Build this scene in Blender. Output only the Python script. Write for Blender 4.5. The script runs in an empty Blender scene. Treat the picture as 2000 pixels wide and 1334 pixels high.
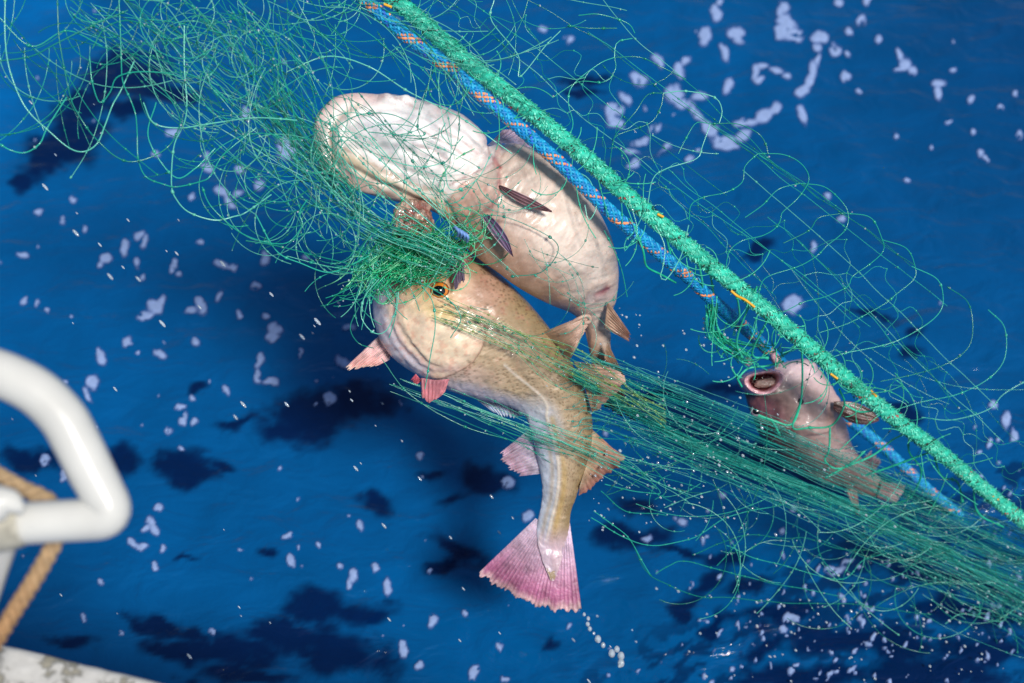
import bpy, math, random
import numpy as np
rng = np.random.default_rng(11)
random.seed(11)
SC = bpy.context.scene
COL = SC.collection

# ------------------------------------------------------------------ camera
TH = math.radians(52.0); HC = 3.0; LENS = 50.0; SENS = 36.0
CAM = np.array([0.0, 0.0, HC])
FW = np.array([0.0, math.cos(TH), -math.sin(TH)])
RT = np.array([1.0, 0.0, 0.0])
UP = np.array([0.0, math.sin(TH), math.cos(TH)])
KPX = SENS / LENS / 2000.0
cd = bpy.data.cameras.new("camera"); cam = bpy.data.objects.new("camera", cd); COL.objects.link(cam)
cam.location = CAM; cam.rotation_euler = (math.pi / 2 - TH, 0, 0)
cd.lens = LENS; cd.sensor_width = SENS; cd.clip_start = 0.05; cd.clip_end = 3000
cd.dof.use_dof = True; cd.dof.focus_distance = 2.66; cd.dof.aperture_fstop = 2.5
SC.camera = cam
SC.cycles.transparent_max_bounces = 48
# ------------------------------------------------------------------ world and sun
SUN_EL = math.radians(56); SUN_AZ = math.radians(146)      # azimuth from +Y towards +X
w = bpy.data.worlds.new("World"); SC.world = w; w.use_nodes = True
nt = w.node_tree; bg = nt.nodes["Background"]; bg.inputs[1].default_value = 0.085
sk = nt.nodes.new("ShaderNodeTexSky"); sk.sky_type = 'NISHITA'; sk.sun_disc = False
sk.sun_elevation = SUN_EL; sk.sun_rotation = SUN_AZ; sk.dust_density = 1.5
nt.links.new(sk.outputs[0], bg.inputs[0])
sd = bpy.data.lights.new("sun", 'SUN'); sd.energy = 3.9; sd.angle = math.radians(11.0); sd.color = (1.0, 0.955, 0.89)
so = bpy.data.objects.new("sun", sd); COL.objects.link(so)
so.rotation_euler = (math.pi / 2 - SUN_EL, 0, -SUN_AZ + math.pi)
# a sun lamp shines along its -Z: tilt it so that it comes from (sin az, cos az) at SUN_EL
from mathutils import Vector, Matrix
_sd = Vector((math.sin(SUN_AZ) * math.cos(SUN_EL), math.cos(SUN_AZ) * math.cos(SUN_EL), math.sin(SUN_EL)))
so.rotation_euler = _sd.to_track_quat('Z', 'Y').to_euler()
so.location = (1, 2, 6)
vs = SC.view_settings; vs.view_transform = 'Standard'; vs.look = 'None'; vs.exposure = 0.0; vs.gamma = 1.0
vs.use_curve_mapping = False

# ------------------------------------------------------------------ helpers
def P(px, py, d):
    px = np.asarray(px, float); py = np.asarray(py, float); d = np.asarray(d, float)
    a = (px - 1000) * KPX; b = (667 - py) * KPX
    return CAM + d[..., None] * (FW + a[..., None] * RT + b[..., None] * UP)

def onplane(px, py, z=0.0):
    px = np.asarray(px, float); py = np.asarray(py, float)
    a = (px - 1000) * KPX; b = (667 - py) * KPX
    dr = FW + a[..., None] * RT + b[..., None] * UP
    t = (z - HC) / dr[..., 2]
    return CAM + t[..., None] * dr

def proj(p):
    q = p - CAM; d = q @ FW
    d = np.where(np.abs(d) < 1e-6, 1e-6, d)
    return 1000 + (q @ RT) / d / KPX, 667 - (q @ UP) / d / KPX, d

def lin(r, g, b):
    def f(c):
        c /= 255.0
        return c / 12.92 if c <= 0.04045 else ((c + 0.055) / 1.055) ** 2.4
    return np.array([f(r), f(g), f(b)])

def _hash(ix, iy, iz, s):
    h = (ix * 374761393 + iy * 668265263 + iz * 2147483647 + s * 974634777) & 0xFFFFFFFF
    h = ((h ^ (h >> 13)) * 1274126177) & 0xFFFFFFFF
    h = h ^ (h >> 16)
    return (h & 0xFFFF) / 32767.5 - 1.0

def noise(p, s=0):
    p = np.atleast_2d(p)
    if p.shape[1] == 2: p = np.hstack([p, np.zeros((len(p), 1))])
    i = np.floor(p).astype(np.int64); f = p - i; f = f * f * f * (f * (f * 6 - 15) + 10)
    r = 0
    for dx in (0, 1):
        for dy in (0, 1):
            for dz in (0, 1):
                wgt = (f[:, 0] if dx else 1 - f[:, 0]) * (f[:, 1] if dy else 1 - f[:, 1]) * (f[:, 2] if dz else 1 - f[:, 2])
                r = r + wgt * _hash(i[:, 0] + dx, i[:, 1] + dy, i[:, 2] + dz, s)
    return r

def fbm(p, s=0, o=4):
    r = 0; a = 1.0; p = np.asarray(p, float)
    for k in range(o):
        r = r + a * noise(p * 2 ** k + 17.3 * k, s + k); a *= 0.5
    return r

def sstep(a, b, x):
    t = np.clip((x - a) / (b - a), 0, 1); return t * t * (3 - 2 * t)

def crom(pts, n):
    """Catmull-Rom resample, evenly in parameter by chord length."""
    pts = np.asarray(pts, float)
    if len(pts) == 2:
        t = np.linspace(0, 1, n)[:, None]; return pts[0] * (1 - t) + pts[1] * t
    e = np.vstack([2 * pts[0] - pts[1], pts, 2 * pts[-1] - pts[-2]])
    L = np.r_[0, np.cumsum(np.linalg.norm(np.diff(pts[:, :3] if pts.shape[1] < 4 else pts[:, :2], axis=0), axis=1) + 1e-9)]
    t = np.linspace(0, L[-1], n)
    k = np.clip(np.searchsorted(L, t, 'right') - 1, 0, len(pts) - 2)
    u = ((t - L[k]) / (L[k + 1] - L[k]))[:, None]
    a, b, c, d = e[k], e[k + 1], e[k + 2], e[k + 3]
    return 0.5 * (2 * b + (c - a) * u + (2 * a - 5 * b + 4 * c - d) * u ** 2 + (3 * b - a - 3 * c + d) * u ** 3)

def mesh_obj(name, v, faces, mat, parent=None, col=None, uv=None, smooth=True, kind=None, label=None, cat=None, group=None):
    v = np.asarray(v, float)
    org = np.array(parent.matrix_basis.translation) if parent is not None else np.zeros(3)
    pp = parent.parent if parent is not None else None
    while pp is not None:
        org = org + np.array(pp.matrix_basis.translation); pp = pp.parent
    me = bpy.data.meshes.new(name)
    f = np.asarray(faces, np.int32)
    n, k = f.shape
    me.vertices.add(len(v)); me.vertices.foreach_set("co", (v - org).astype(np.float32).ravel())
    me.loops.add(n * k); me.loops.foreach_set("vertex_index", f.ravel())
    me.polygons.add(n)
    me.polygons.foreach_set("loop_start", np.arange(0, n * k, k, dtype=np.int32))
    me.polygons.foreach_set("loop_total", np.full(n, k, np.int32))
    me.update(calc_edges=True)
    if smooth: me.polygons.foreach_set("use_smooth", np.ones(n, bool))
    if col is not None:
        a = me.color_attributes.new("col", 'FLOAT_COLOR', 'POINT')
        c = np.ones((len(v), 4), np.float32); c[:, :col.shape[1]] = col
        a.data.foreach_set("color", c.ravel())
    if uv is not None:
        l = me.uv_layers.new(name="uv"); l.data.foreach_set("uv", np.asarray(uv, np.float32)[f.ravel()].ravel())
    me.validate(); me.materials.append(mat)
    o = bpy.data.objects.new(name, me); COL.objects.link(o)
    if parent is not None: o.parent = parent
    for a, b in (('kind', kind), ('label', label), ('category', cat), ('group', group)):
        if b: o[a] = b
    return o

def thing(name, loc, label, cat, group=None):
    o = bpy.data.objects.new(name, None); COL.objects.link(o); o.location = loc; o.empty_display_size = 0.05
    o['label'] = label; o['category'] = cat
    if group: o['group'] = group
    return o

def gridfaces(nu, nv, closed_v=True):
    i = np.arange(nu - 1)[:, None]; j = np.arange(nv if closed_v else nv - 1)[None, :]
    j2 = (j + 1) % nv
    return np.stack([i * nv + j, (i + 1) * nv + j, (i + 1) * nv + j2, i * nv + j2], -1).reshape(-1, 4)

class Tubes:
    def __init__(s): s.v = []; s.f = []; s.c = []; s.n = 0
    def add(s, pts, r, col, sides=5, ref=None, flat=1.0):
        pts = np.asarray(pts, float); n = len(pts)
        t = np.gradient(pts, axis=0); t /= np.linalg.norm(t, axis=1)[:, None] + 1e-12
        rf = -FW if ref is None else ref
        a = np.cross(t, rf); a /= np.linalg.norm(a, axis=1)[:, None] + 1e-9
        b = np.cross(t, a)
        r = np.broadcast_to(np.asarray(r, float), (n,))
        ang = np.arange(sides) / sides * 2 * math.pi
        vv = pts[:, None] + r[:, None, None] * (np.cos(ang)[None, :, None] * a[:, None] + flat * np.sin(ang)[None, :, None] * b[:, None])
        s.v.append(vv.reshape(-1, 3)); s.f.append(gridfaces(n, sides) + s.n)
        cc = np.broadcast_to(np.asarray(col, float), (n, 3)) if np.ndim(col) < 2 else col
        s.c.append(np.repeat(cc, sides, 0)); s.n += n * sides
    def ball(s, c, r, col, ax=None, stretch=1.0):
        # small octahedral ball, subdivided once: 18 vertices
        if not hasattr(s, '_b'):
            lat = np.linspace(0, math.pi, 6); vs_ = []
            for la in lat:
                for k in range(6):
                    lo = k / 6 * 2 * math.pi
                    vs_.append((math.sin(la) * math.cos(lo), math.sin(la) * math.sin(lo), math.cos(la)))
            s._b = np.array(vs_); s._bf = gridfaces(6, 6)
        q = s._b.copy()
        if ax is not None:
            z = ax / np.linalg.norm(ax); x = np.cross(z, [0.3, 0.9, 0.1]); x /= np.linalg.norm(x); y = np.cross(z, x)
            q = q[:, :1] * x + q[:, 1:2] * y + q[:, 2:] * z * stretch
        s.v.append(q * r + np.asarray(c)); s.f.append(s._bf + s.n); s.c.append(np.tile(col, (len(q), 1))); s.n += len(q)
    def build(s, name, mat, parent=None, **k):
        return mesh_obj(name, np.vstack(s.v), np.vstack(s.f), mat, parent, col=np.vstack(s.c), **k)

# ------------------------------------------------------------------ materials
def material(name):
    m = bpy.data.materials.new(name); m.use_nodes = True
    nt = m.node_tree; b = nt.nodes["Principled BSDF"]
    return m, nt, b, nt.nodes.new, nt.links.new

def vcol(nt):
    n = nt.nodes.new("ShaderNodeVertexColor"); n.layer_name = "col"; return n

def simple(name, rough=0.5, spec=0.5, sss=0.0, trans=0.0, coat=0.0, noise_scale=0, noise_amt=0.0, bump=0.0, bscale=200, color=None, ior=1.45, bdist=0.002):
    m, nt, b, N, L = material(name)
    if color is None:
        src = vcol(nt).outputs[0]
    else:
        r = N("ShaderNodeRGB"); r.outputs[0].default_value = (*color, 1); src = r.outputs[0]
    if noise_amt:
        tc = N("ShaderNodeTexCoord"); nz = N("ShaderNodeTexNoise"); nz.inputs["Scale"].default_value = noise_scale; nz.inputs["Detail"].default_value = 5
        L(tc.outputs["Object"], nz.inputs["Vector"])
        mr = N("ShaderNodeMapRange"); mr.inputs[1].default_value = 0.3; mr.inputs[2].default_value = 0.7; mr.inputs[3].default_value = 1 - noise_amt; mr.inputs[4].default_value = 1 + noise_amt
        L(nz.outputs[0], mr.inputs[0])
        mx = N("ShaderNodeVectorMath"); mx.operation = 'SCALE'; L(src, mx.inputs[0]); L(mr.outputs[0], mx.inputs["Scale"]); src = mx.outputs[0]
    L(src, b.inputs["Base Color"])
    b.inputs["Roughness"].default_value = rough; b.inputs["Specular IOR Level"].default_value = spec; b.inputs["IOR"].default_value = ior
    if sss:
        b.inputs["Subsurface Weight"].default_value = sss; b.inputs["Subsurface Radius"].default_value = (1, 0.45, 0.3); b.inputs["Subsurface Scale"].default_value = 0.006
    b.inputs["Transmission Weight"].default_value = trans
    b.inputs["Coat Weight"].default_value = coat; b.inputs["Coat Roughness"].default_value = 0.12
    if bump:
        tc = N("ShaderNodeTexCoord"); nz = N("ShaderNodeTexNoise"); nz.inputs["Scale"].default_value = bscale; nz.inputs["Detail"].default_value = 6
        L(tc.outputs["Object"], nz.inputs["Vector"])
        bp = N("ShaderNodeBump"); bp.inputs["Strength"].default_value = bump; bp.inputs["Distance"].default_value = bdist
        L(nz.outputs[0], bp.inputs["Height"]); L(bp.outputs[0], b.inputs["Normal"])
    return m

def skin_mat(name, spots=0.0, spot_col=(0.12, 0.075, 0.04), mott=0.12, wr=0.5):
    m, nt, b, N, L = material(name)
    v = vcol(nt); uv = N("ShaderNodeTexCoord")
    nz = N("ShaderNodeTexNoise"); nz.inputs["Scale"].default_value = 28; nz.inputs["Detail"].default_value = 7; nz.inputs["Roughness"].default_value = 0.65
    L(uv.outputs["Object"], nz.inputs["Vector"])
    mr = N("ShaderNodeMapRange"); mr.inputs[1].default_value = 0.3; mr.inputs[2].default_value = 0.7; mr.inputs[3].default_value = 1 - mott; mr.inputs[4].default_value = 1 + mott * 0.6
    L(nz.outputs[0], mr.inputs[0])
    sc = N("ShaderNodeVectorMath"); sc.operation = 'SCALE'; L(v.outputs[0], sc.inputs[0]); L(mr.outputs[0], sc.inputs["Scale"])
    src = sc.outputs[0]
    # alpha of the colour layer says how scaly and spotted the skin is
    vo = N("ShaderNodeTexVoronoi"); vo.inputs["Scale"].default_value = 1.0
    mp = N("ShaderNodeMapping"); mp.inputs["Scale"].default_value = (150, 200, 1); L(uv.outputs["UV"], mp.inputs[0]); L(mp.outputs[0], vo.inputs["Vector"])
    mr2 = N("ShaderNodeMapRange"); mr2.inputs[1].default_value = 0.18; mr2.inputs[2].default_value = 0.48; mr2.inputs[3].default_value = 1.0; mr2.inputs[4].default_value = 0.0
    L(vo.outputs["Distance"], mr2.inputs[0])
    nz3 = N("ShaderNodeTexNoise"); nz3.inputs["Scale"].default_value = 22; nz3.inputs["Detail"].default_value = 3; L(uv.outputs["Object"], nz3.inputs["Vector"])
    mr3 = N("ShaderNodeMapRange"); mr3.inputs[1].default_value = 0.34; mr3.inputs[2].default_value = 0.5; L(nz3.outputs[0], mr3.inputs[0])
    mu = N("ShaderNodeMath"); mu.operation = 'MULTIPLY'; L(mr2.outputs[0], mu.inputs[0]); L(mr3.outputs[0], mu.inputs[1])
    mu2 = N("ShaderNodeMath"); mu2.operation = 'MULTIPLY'; L(mu.outputs[0], mu2.inputs[0]); L(v.outputs["Alpha"], mu2.inputs[1])
    mu3 = N("ShaderNodeMath"); mu3.operation = 'MULTIPLY'; L(mu2.outputs[0], mu3.inputs[0]); mu3.inputs[1].default_value = spots
    mx = N("ShaderNodeMix"); mx.data_type = 'RGBA'; L(mu3.outputs[0], mx.inputs["Factor"]); L(src, mx.inputs[6]); mx.inputs[7].default_value = (*spot_col, 1)
    L(mx.outputs[2], b.inputs["Base Color"])
    rr = N("ShaderNodeMapRange"); rr.inputs[3].default_value = 0.28; rr.inputs[4].default_value = 0.5; L(nz.outputs[0], rr.inputs[0]); L(rr.outputs[0], b.inputs["Roughness"])
    b.inputs["Subsurface Weight"].default_value = 0.15; b.inputs["Subsurface Radius"].default_value = (1, 0.4, 0.28); b.inputs["Subsurface Scale"].default_value = 0.004
    b.inputs["Coat Weight"].default_value = 0.35; b.inputs["Coat Roughness"].default_value = 0.09
    # scales + wrinkles
    n2 = N("ShaderNodeTexNoise"); n2.inputs["Scale"].default_value = 1.0; n2.inputs["Detail"].default_value = 6; n2.inputs["Distortion"].default_value = 1.2
    mp2 = N("ShaderNodeMapping"); mp2.inputs["Scale"].default_value = (70, 26, 1); L(uv.outputs["UV"], mp2.inputs[0]); L(mp2.outputs[0], n2.inputs["Vector"])
    ad = N("ShaderNodeMath"); ad.operation = 'MULTIPLY_ADD'; L(vo.outputs["Distance"], ad.inputs[0])
    al = N("ShaderNodeMath"); al.operation = 'MULTIPLY'; L(v.outputs["Alpha"], al.inputs[0]); al.inputs[1].default_value = -0.35
    L(al.outputs[0], ad.inputs[1]); L(n2.outputs[0], ad.inputs[2])
    bp = N("ShaderNodeBump"); bp.inputs["Strength"].default_value = wr; bp.inputs["Distance"].default_value = 0.003
    L(ad.outputs[0], bp.inputs["Height"]); L(bp.outputs[0], b.inputs["Normal"]); L(bp.outputs[0], b.inputs["Coat Normal"])
    return m

M_BELLY = skin_mat("fish_belly_skin", 0.28, spot_col=(0.36, 0.22, 0.15), mott=0.13, wr=0.4)
M_SIDE = skin_mat("fish_side_skin", 0.6, mott=0.16, wr=0.4)
M_DARKFISH = skin_mat("fish_dark_skin", 0.1, mott=0.2)
M_FIN = simple("fin", rough=0.42, sss=0.3, coat=0.15, noise_scale=60, noise_amt=0.25, bump=0.5, bscale=160)
M_EYE = simple("eye", rough=0.08, coat=1.0)
M_FLESH = simple("wet_flesh", rough=0.22, sss=0.4, coat=0.8, noise_scale=90, noise_amt=0.28, bump=0.8, bscale=110, bdist=0.004)
M_NYLON = simple("monofilament", rough=0.2, spec=0.6, sss=0.0, ior=1.5); M_NYLON.node_tree.nodes["Principled BSDF"].inputs["Alpha"].default_value = 0.62
M_NYLOOP = simple("monofilament_front", rough=0.2, spec=0.6, sss=0.0, ior=1.5); M_NYLOOP.node_tree.nodes["Principled BSDF"].inputs["Alpha"].default_value = 0.85
M_WETFIN = simple("wet_tail_fin", rough=0.3, sss=0.25, coat=1.0, noise_scale=45, noise_amt=0.3, bump=0.9, bscale=120, bdist=0.004)
M_GROPE = simple("green_rope_fibre", rough=0.6, noise_scale=120, noise_amt=0.25)
M_BROPE = simple("blue_rope_fibre", rough=0.5, noise_scale=160, noise_amt=0.2, bump=0.4, bscale=500)
M_TWINE = simple("twine", rough=0.5, noise_scale=100, noise_amt=0.2)
M_DROP = simple("water_drop", rough=0.04, trans=0.55, spec=0.8, ior=1.33)

# ------------------------------------------------------------------ sea water
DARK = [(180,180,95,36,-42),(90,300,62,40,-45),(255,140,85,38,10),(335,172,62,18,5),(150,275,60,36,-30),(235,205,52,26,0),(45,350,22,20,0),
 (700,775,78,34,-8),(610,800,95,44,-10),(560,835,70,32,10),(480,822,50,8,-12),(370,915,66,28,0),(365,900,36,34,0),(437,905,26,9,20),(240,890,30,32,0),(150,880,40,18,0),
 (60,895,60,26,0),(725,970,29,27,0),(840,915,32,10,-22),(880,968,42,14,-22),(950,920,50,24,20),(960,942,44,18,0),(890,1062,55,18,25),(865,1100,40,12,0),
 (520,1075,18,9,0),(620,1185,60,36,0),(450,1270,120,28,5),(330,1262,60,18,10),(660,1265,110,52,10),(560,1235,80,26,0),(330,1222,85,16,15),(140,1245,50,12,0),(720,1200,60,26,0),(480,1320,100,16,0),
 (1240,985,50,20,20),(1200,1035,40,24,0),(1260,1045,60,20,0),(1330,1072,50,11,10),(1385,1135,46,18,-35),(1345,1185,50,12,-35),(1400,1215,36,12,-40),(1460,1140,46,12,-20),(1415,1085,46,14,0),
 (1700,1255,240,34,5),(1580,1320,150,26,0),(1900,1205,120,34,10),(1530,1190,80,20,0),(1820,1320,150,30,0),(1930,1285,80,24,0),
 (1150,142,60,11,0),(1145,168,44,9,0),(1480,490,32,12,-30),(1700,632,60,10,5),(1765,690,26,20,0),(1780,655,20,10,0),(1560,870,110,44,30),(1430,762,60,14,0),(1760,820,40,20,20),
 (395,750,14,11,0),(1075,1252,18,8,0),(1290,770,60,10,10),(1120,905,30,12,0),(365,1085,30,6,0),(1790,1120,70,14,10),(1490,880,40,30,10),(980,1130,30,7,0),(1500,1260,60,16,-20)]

def blobs(px, py, lst, power=2.0):
    """union of soft ellipses: 1 in the middle, 0 at the rim, negative outside"""
    best = np.full(px.shape, -9.0)
    for b in lst:
        cx, cy, rx, ry = b[:4]; a = math.radians(b[4] if len(b) > 4 else 0)
        dx = px - cx; dy = py - cy
        m = (np.abs(dx) < 3.5 * max(rx, ry)) & (np.abs(dy) < 3.5 * max(rx, ry))
        if not m.any(): continue
        u = dx[m] * math.cos(a) + dy[m] * math.sin(a); v_ = -dx[m] * math.sin(a) + dy[m] * math.cos(a)
        val = 1 - np.sqrt((u / rx) ** 2 + (v_ / ry) ** 2)
        bm = best[m]; k = 0.25
        best[m] = np.maximum(bm, val) + np.maximum(k - np.abs(bm - val), 0) ** 2 / (4 * k)
    return best

def wave(x, y):
    q = np.stack([x, y], -1).reshape(-1, 2)
    s = 0.022 * noise(q * [0.9, 1.2] + 3, 5) + 0.010 * noise(q * [2.2, 3.1] + 9, 6) + 0.004 * noise(q * [6, 8], 7) + 0.0012 * noise(q * [17, 21], 8)
    return s.reshape(x.shape)

def axis(lo, hi, step, far, n=46):
    core = np.arange(lo, hi, step)
    g = np.geomspace(step, far, n)
    return np.r_[lo - np.cumsum(g)[::-1], core, core[-1] + np.cumsum(g)]
gx = axis(-2.4, 2.4, 0.0085, 260); gy = axis(0.9, 5.0, 0.0085, 260)
X, Y = np.meshgrid(gx, gy, indexing='ij')
Z = wave(X, Y) * np.exp(-np.hypot(X, Y - 3) / 90)
wv = np.stack([X, Y, Z], -1).reshape(-1, 3)
wp = wv.copy(); wp[:, 2] = 0
wpx, wpy, wd = proj(wp)
inn = (np.abs(wpx - 1000) < 1300) & (np.abs(wpy - 667) < 1000) & (wd > 0.5)
dark_refl = np.zeros(len(wv))  # dark reflections on the ripples, painted into the water colour
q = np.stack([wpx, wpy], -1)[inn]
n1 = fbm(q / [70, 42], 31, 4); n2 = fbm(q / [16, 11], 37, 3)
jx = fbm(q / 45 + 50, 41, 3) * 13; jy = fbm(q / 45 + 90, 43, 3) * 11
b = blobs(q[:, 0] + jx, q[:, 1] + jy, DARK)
refl = sstep(-0.42, 0.42, b + 0.26 * n1 + 0.14 * n2)
# dark ripple streaks painted for the chop where the net leaves the sea, bottom right
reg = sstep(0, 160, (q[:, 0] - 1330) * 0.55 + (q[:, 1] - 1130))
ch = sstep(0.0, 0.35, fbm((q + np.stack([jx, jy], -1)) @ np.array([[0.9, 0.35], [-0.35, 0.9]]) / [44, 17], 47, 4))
refl = np.maximum(refl, 0.75 * reg * ch)
dark_refl[inn] = refl
far = (~inn); dark_refl[far] = 0.6 * sstep(0.35, 0.8, fbm(wv[far][:, :2] * [2.0, 3.0], 31, 3))
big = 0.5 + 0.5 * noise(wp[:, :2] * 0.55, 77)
tl = np.zeros(len(wv)); tl[inn] = sstep(60, -160, (q[:, 0] + 0.55 * q[:, 1] - 210) + 35 * n1)  # lighter top left zone: sky reflection painted into the water colour
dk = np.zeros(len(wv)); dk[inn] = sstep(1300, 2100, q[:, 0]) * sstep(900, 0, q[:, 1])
wcol = np.zeros((len(wv), 3)); wcol[:, 0] = dark_refl; wcol[:, 1] = np.clip(big * 0.55 + 1.0 * tl - 0.15 * dk, 0, 1); wcol[:, 2] = dk
m, nt_, b_, N, L = material("sea_water")
v = vcol(nt_); sp = N("ShaderNodeSeparateColor"); L(v.outputs[0], sp.inputs[0])
tc = N("ShaderNodeTexCoord")
nz = N("ShaderNodeTexNoise"); nz.inputs["Scale"].default_value = 5; nz.inputs["Detail"].default_value = 6; L(tc.outputs["Object"], nz.inputs["Vector"])
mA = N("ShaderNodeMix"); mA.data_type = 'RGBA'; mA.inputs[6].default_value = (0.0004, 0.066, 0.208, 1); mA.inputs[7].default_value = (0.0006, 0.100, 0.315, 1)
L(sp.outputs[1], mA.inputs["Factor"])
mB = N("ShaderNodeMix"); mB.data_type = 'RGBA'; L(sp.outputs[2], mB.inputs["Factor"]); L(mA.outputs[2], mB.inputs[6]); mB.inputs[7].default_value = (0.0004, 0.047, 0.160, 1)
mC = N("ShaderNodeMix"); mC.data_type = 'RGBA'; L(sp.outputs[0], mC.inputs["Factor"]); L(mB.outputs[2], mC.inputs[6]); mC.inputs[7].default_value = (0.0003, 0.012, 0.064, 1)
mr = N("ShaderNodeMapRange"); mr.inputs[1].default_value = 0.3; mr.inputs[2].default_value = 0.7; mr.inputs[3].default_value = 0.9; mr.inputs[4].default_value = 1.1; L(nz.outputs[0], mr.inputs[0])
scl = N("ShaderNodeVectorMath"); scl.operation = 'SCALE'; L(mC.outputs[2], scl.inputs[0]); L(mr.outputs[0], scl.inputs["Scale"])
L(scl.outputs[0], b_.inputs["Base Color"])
b_.inputs["Roughness"].default_value = 0.06; b_.inputs["IOR"].default_value = 1.33; b_.inputs["Specular IOR Level"].default_value = 0.5
nb = N("ShaderNodeTexNoise"); nb.inputs["Scale"].default_value = 9; nb.inputs["Detail"].default_value = 5; nb.inputs["Distortion"].default_value = 0.6
mpb = N("ShaderNodeMapping"); mpb.inputs["Scale"].default_value = (0.8, 1.3, 1); L(tc.outputs["Object"], mpb.inputs[0]); L(mpb.outputs[0], nb.inputs["Vector"])
bp = N("ShaderNodeBump"); bp.inputs["Strength"].default_value = 0.9; bp.inputs["Distance"].default_value = 0.022; L(nb.outputs[0], bp.inputs["Height"]); L(bp.outputs[0], b_.inputs["Normal"])
M_WATER = m
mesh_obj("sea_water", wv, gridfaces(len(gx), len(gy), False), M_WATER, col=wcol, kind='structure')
# ------------------------------------------------------------------ foam
FOAM = [(1404,12,9,8),(1397,35,12,19,0),(1375,75,15,22,12),(1437,72,19,19),(1442,88,14,8,30),(1413,108,11,22,-28),(1525,25,15,18),(1535,55,19,26,-20),(1545,78,28,14,12),(1525,72,15,18),(1600,84,19,15),(1592,105,11,13),
 (1597,128,9,18,20),(1580,165,12,24,25),(1566,188,20,14,-20),(1585,145,10,16),(1475,148,10,20,20),(1490,138,14,8),(1482,165,14,7),(1515,147,18,7,10),(1532,158,9,8),(1630,110,14,14),(1655,118,8,8),(1655,76,12,9),(1637,12,10,9),(1680,50,7,15,20),(1710,85,9,12),(1690,8,9,11),
 (1648,160,14,11),(1674,187,8,11),(1287,120,13,18,-25),(1247,150,20,14,25),(1337,120,12,10,20),(1326,138,13,15),(1320,180,22,22),(1335,200,26,12,10),(1365,190,16,10,10),(1362,222,10,28,-35),(1385,250,16,26,-35),(1412,280,34,18,15),(1450,268,20,13,-30),(1425,290,26,8),
 (1455,240,26,10,0),(1490,230,28,15,-20),(1515,218,12,14),(1425,172,14,20,25),(1565,238,11,23,-6),(1752,115,10,14,-35),(1765,135,15,17,-35),(1780,150,14,13),(1755,145,14,6),(1832,170,18,8),(1831,188,10,20),(1855,147,12,8),(1892,198,10,11),
 (1200,205,24,14,20),(1225,185,10,22,-35),(1205,230,22,12,20),(1190,215,12,20),(1250,272,24,9,-20),(1280,245,22,8,-35),(1232,290,26,6,15),(1297,288,18,8,-35),(1238,316,18,12),(1345,310,10,12),(1365,290,8,5),(1113,74,10,10),(1062,52,12,9),(1120,295,8,8),
 (1610,390,10,10),(1587,490,9,14),(1640,440,8,8),(1915,308,9,9),(1950,215,8,8),(1978,185,8,8),(1898,265,7,7),(1820,295,7,7),(1768,358,8,7),(1990,268,9,12),(1548,602,27,23),(1925,316,6,6),(1848,243,8,5),(1750,272,6,6),
 (404,325,16,13),(432,375,20,11,40),(450,395,18,9,40),(470,330,12,12),(375,385,9,10),(402,300,7,10),(480,215,10,20,-20),(560,280,24,34,10),(505,355,13,17),(465,375,11,9),(335,255,16,8),(303,298,12,8),(138,385,8,9),(72,412,13,10),
 (120,425,8,9),(165,442,8,9),(43,497,14,9),(205,500,14,14,25),(196,515,9,9),(243,485,9,22,22),(268,458,14,10),(281,472,8,16),(268,506,8,13),(340,508,10,12),(345,528,9,8),(330,520,6,12),(430,513,22,10,8),(452,520,12,8),(515,500,9,14,20),(500,552,13,12),
 (48,588,8,12,25),(388,470,8,7),(278,540,9,9),(597,495,9,9),(300,597,18,20,20),(278,612,22,9,0),(312,588,12,18,30),(375,605,18,9),(393,595,10,17,-20),(388,585,12,8,20),(427,575,7,18,28),(382,665,13,11),(310,688,17,12,25),(468,612,9,9),(514,615,9,9),
 (535,640,20,16),(532,655,18,10),(585,685,8,14),(508,698,9,20,25),(500,730,9,20),(525,741,26,10,3),(443,757,10,12),(372,772,8,9),(348,790,15,8),(358,812,9,16,10),(328,832,11,8),(380,816,7,7),(640,772,16,20,20),(683,632,15,9,-25),(672,700,22,12,20),
 (305,985,12,13),(292,1015,16,14),(283,1030,8,8),(300,1030,12,14),(255,1052,16,12,20),(272,1062,14,9),(702,1020,10,11),(560,1045,13,9),(624,1060,8,11),(568,1090,10,19,-25),(247,660,12,12),(195,692,12,19,-20),(180,742,17,20,-30),(168,765,8,20,-25),
 (86,895,13,13),(122,925,8,16),(845,1208,10,18,20),(905,1192,10,9),(666,1107,8,8),(317,1065,9,9),(303,1100,8,14),(690,1120,14,16),(683,1138,8,12),(730,1105,10,13),(757,1142,8,20,-10),(788,1262,13,20,-10),(928,1308,12,22,22),(975,1258,8,12),
 (820,1295,12,10),(1632,1115,26,9,-8),(1655,1100,16,6,-30),(1030,1000,11,17),(992,932,16,15),(1335,1015,12,10),(1262,1045,13,8),(1372,1052,8,14),(1550,995,12,10),(1525,1038,9,8),(1545,1205,18,10),(1530,1228,12,10),(1185,840,7,7),
 (25,745,18,8,10),(75,590,6,6),(620,740,6,6),(350,870,8,8),(820,880,8,8),(835,1105,6,6),(1410,960,9,8),(985,1320,10,8),(160,1200,9,9),(195,1130,9,9),(235,1235,9,7),(410,1230,7,8),(1700,930,12,10),(1935,800,12,10),(1960,830,14,18),(1975,860,10,16)]
for k in range(90):
    px_ = rng.uniform(0, 2000); py_ = rng.uniform(0, 1334); s_ = rng.uniform(2.5, 5.5)
    if px_ + py_ * 0.4 > 900 and py_ < 1000 and px_ > 700 and rng.random() < 0.5: continue
    FOAM.append((px_, py_, s_, s_ * rng.uniform(0.8, 1.4), rng.uniform(-40, 40)))
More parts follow.
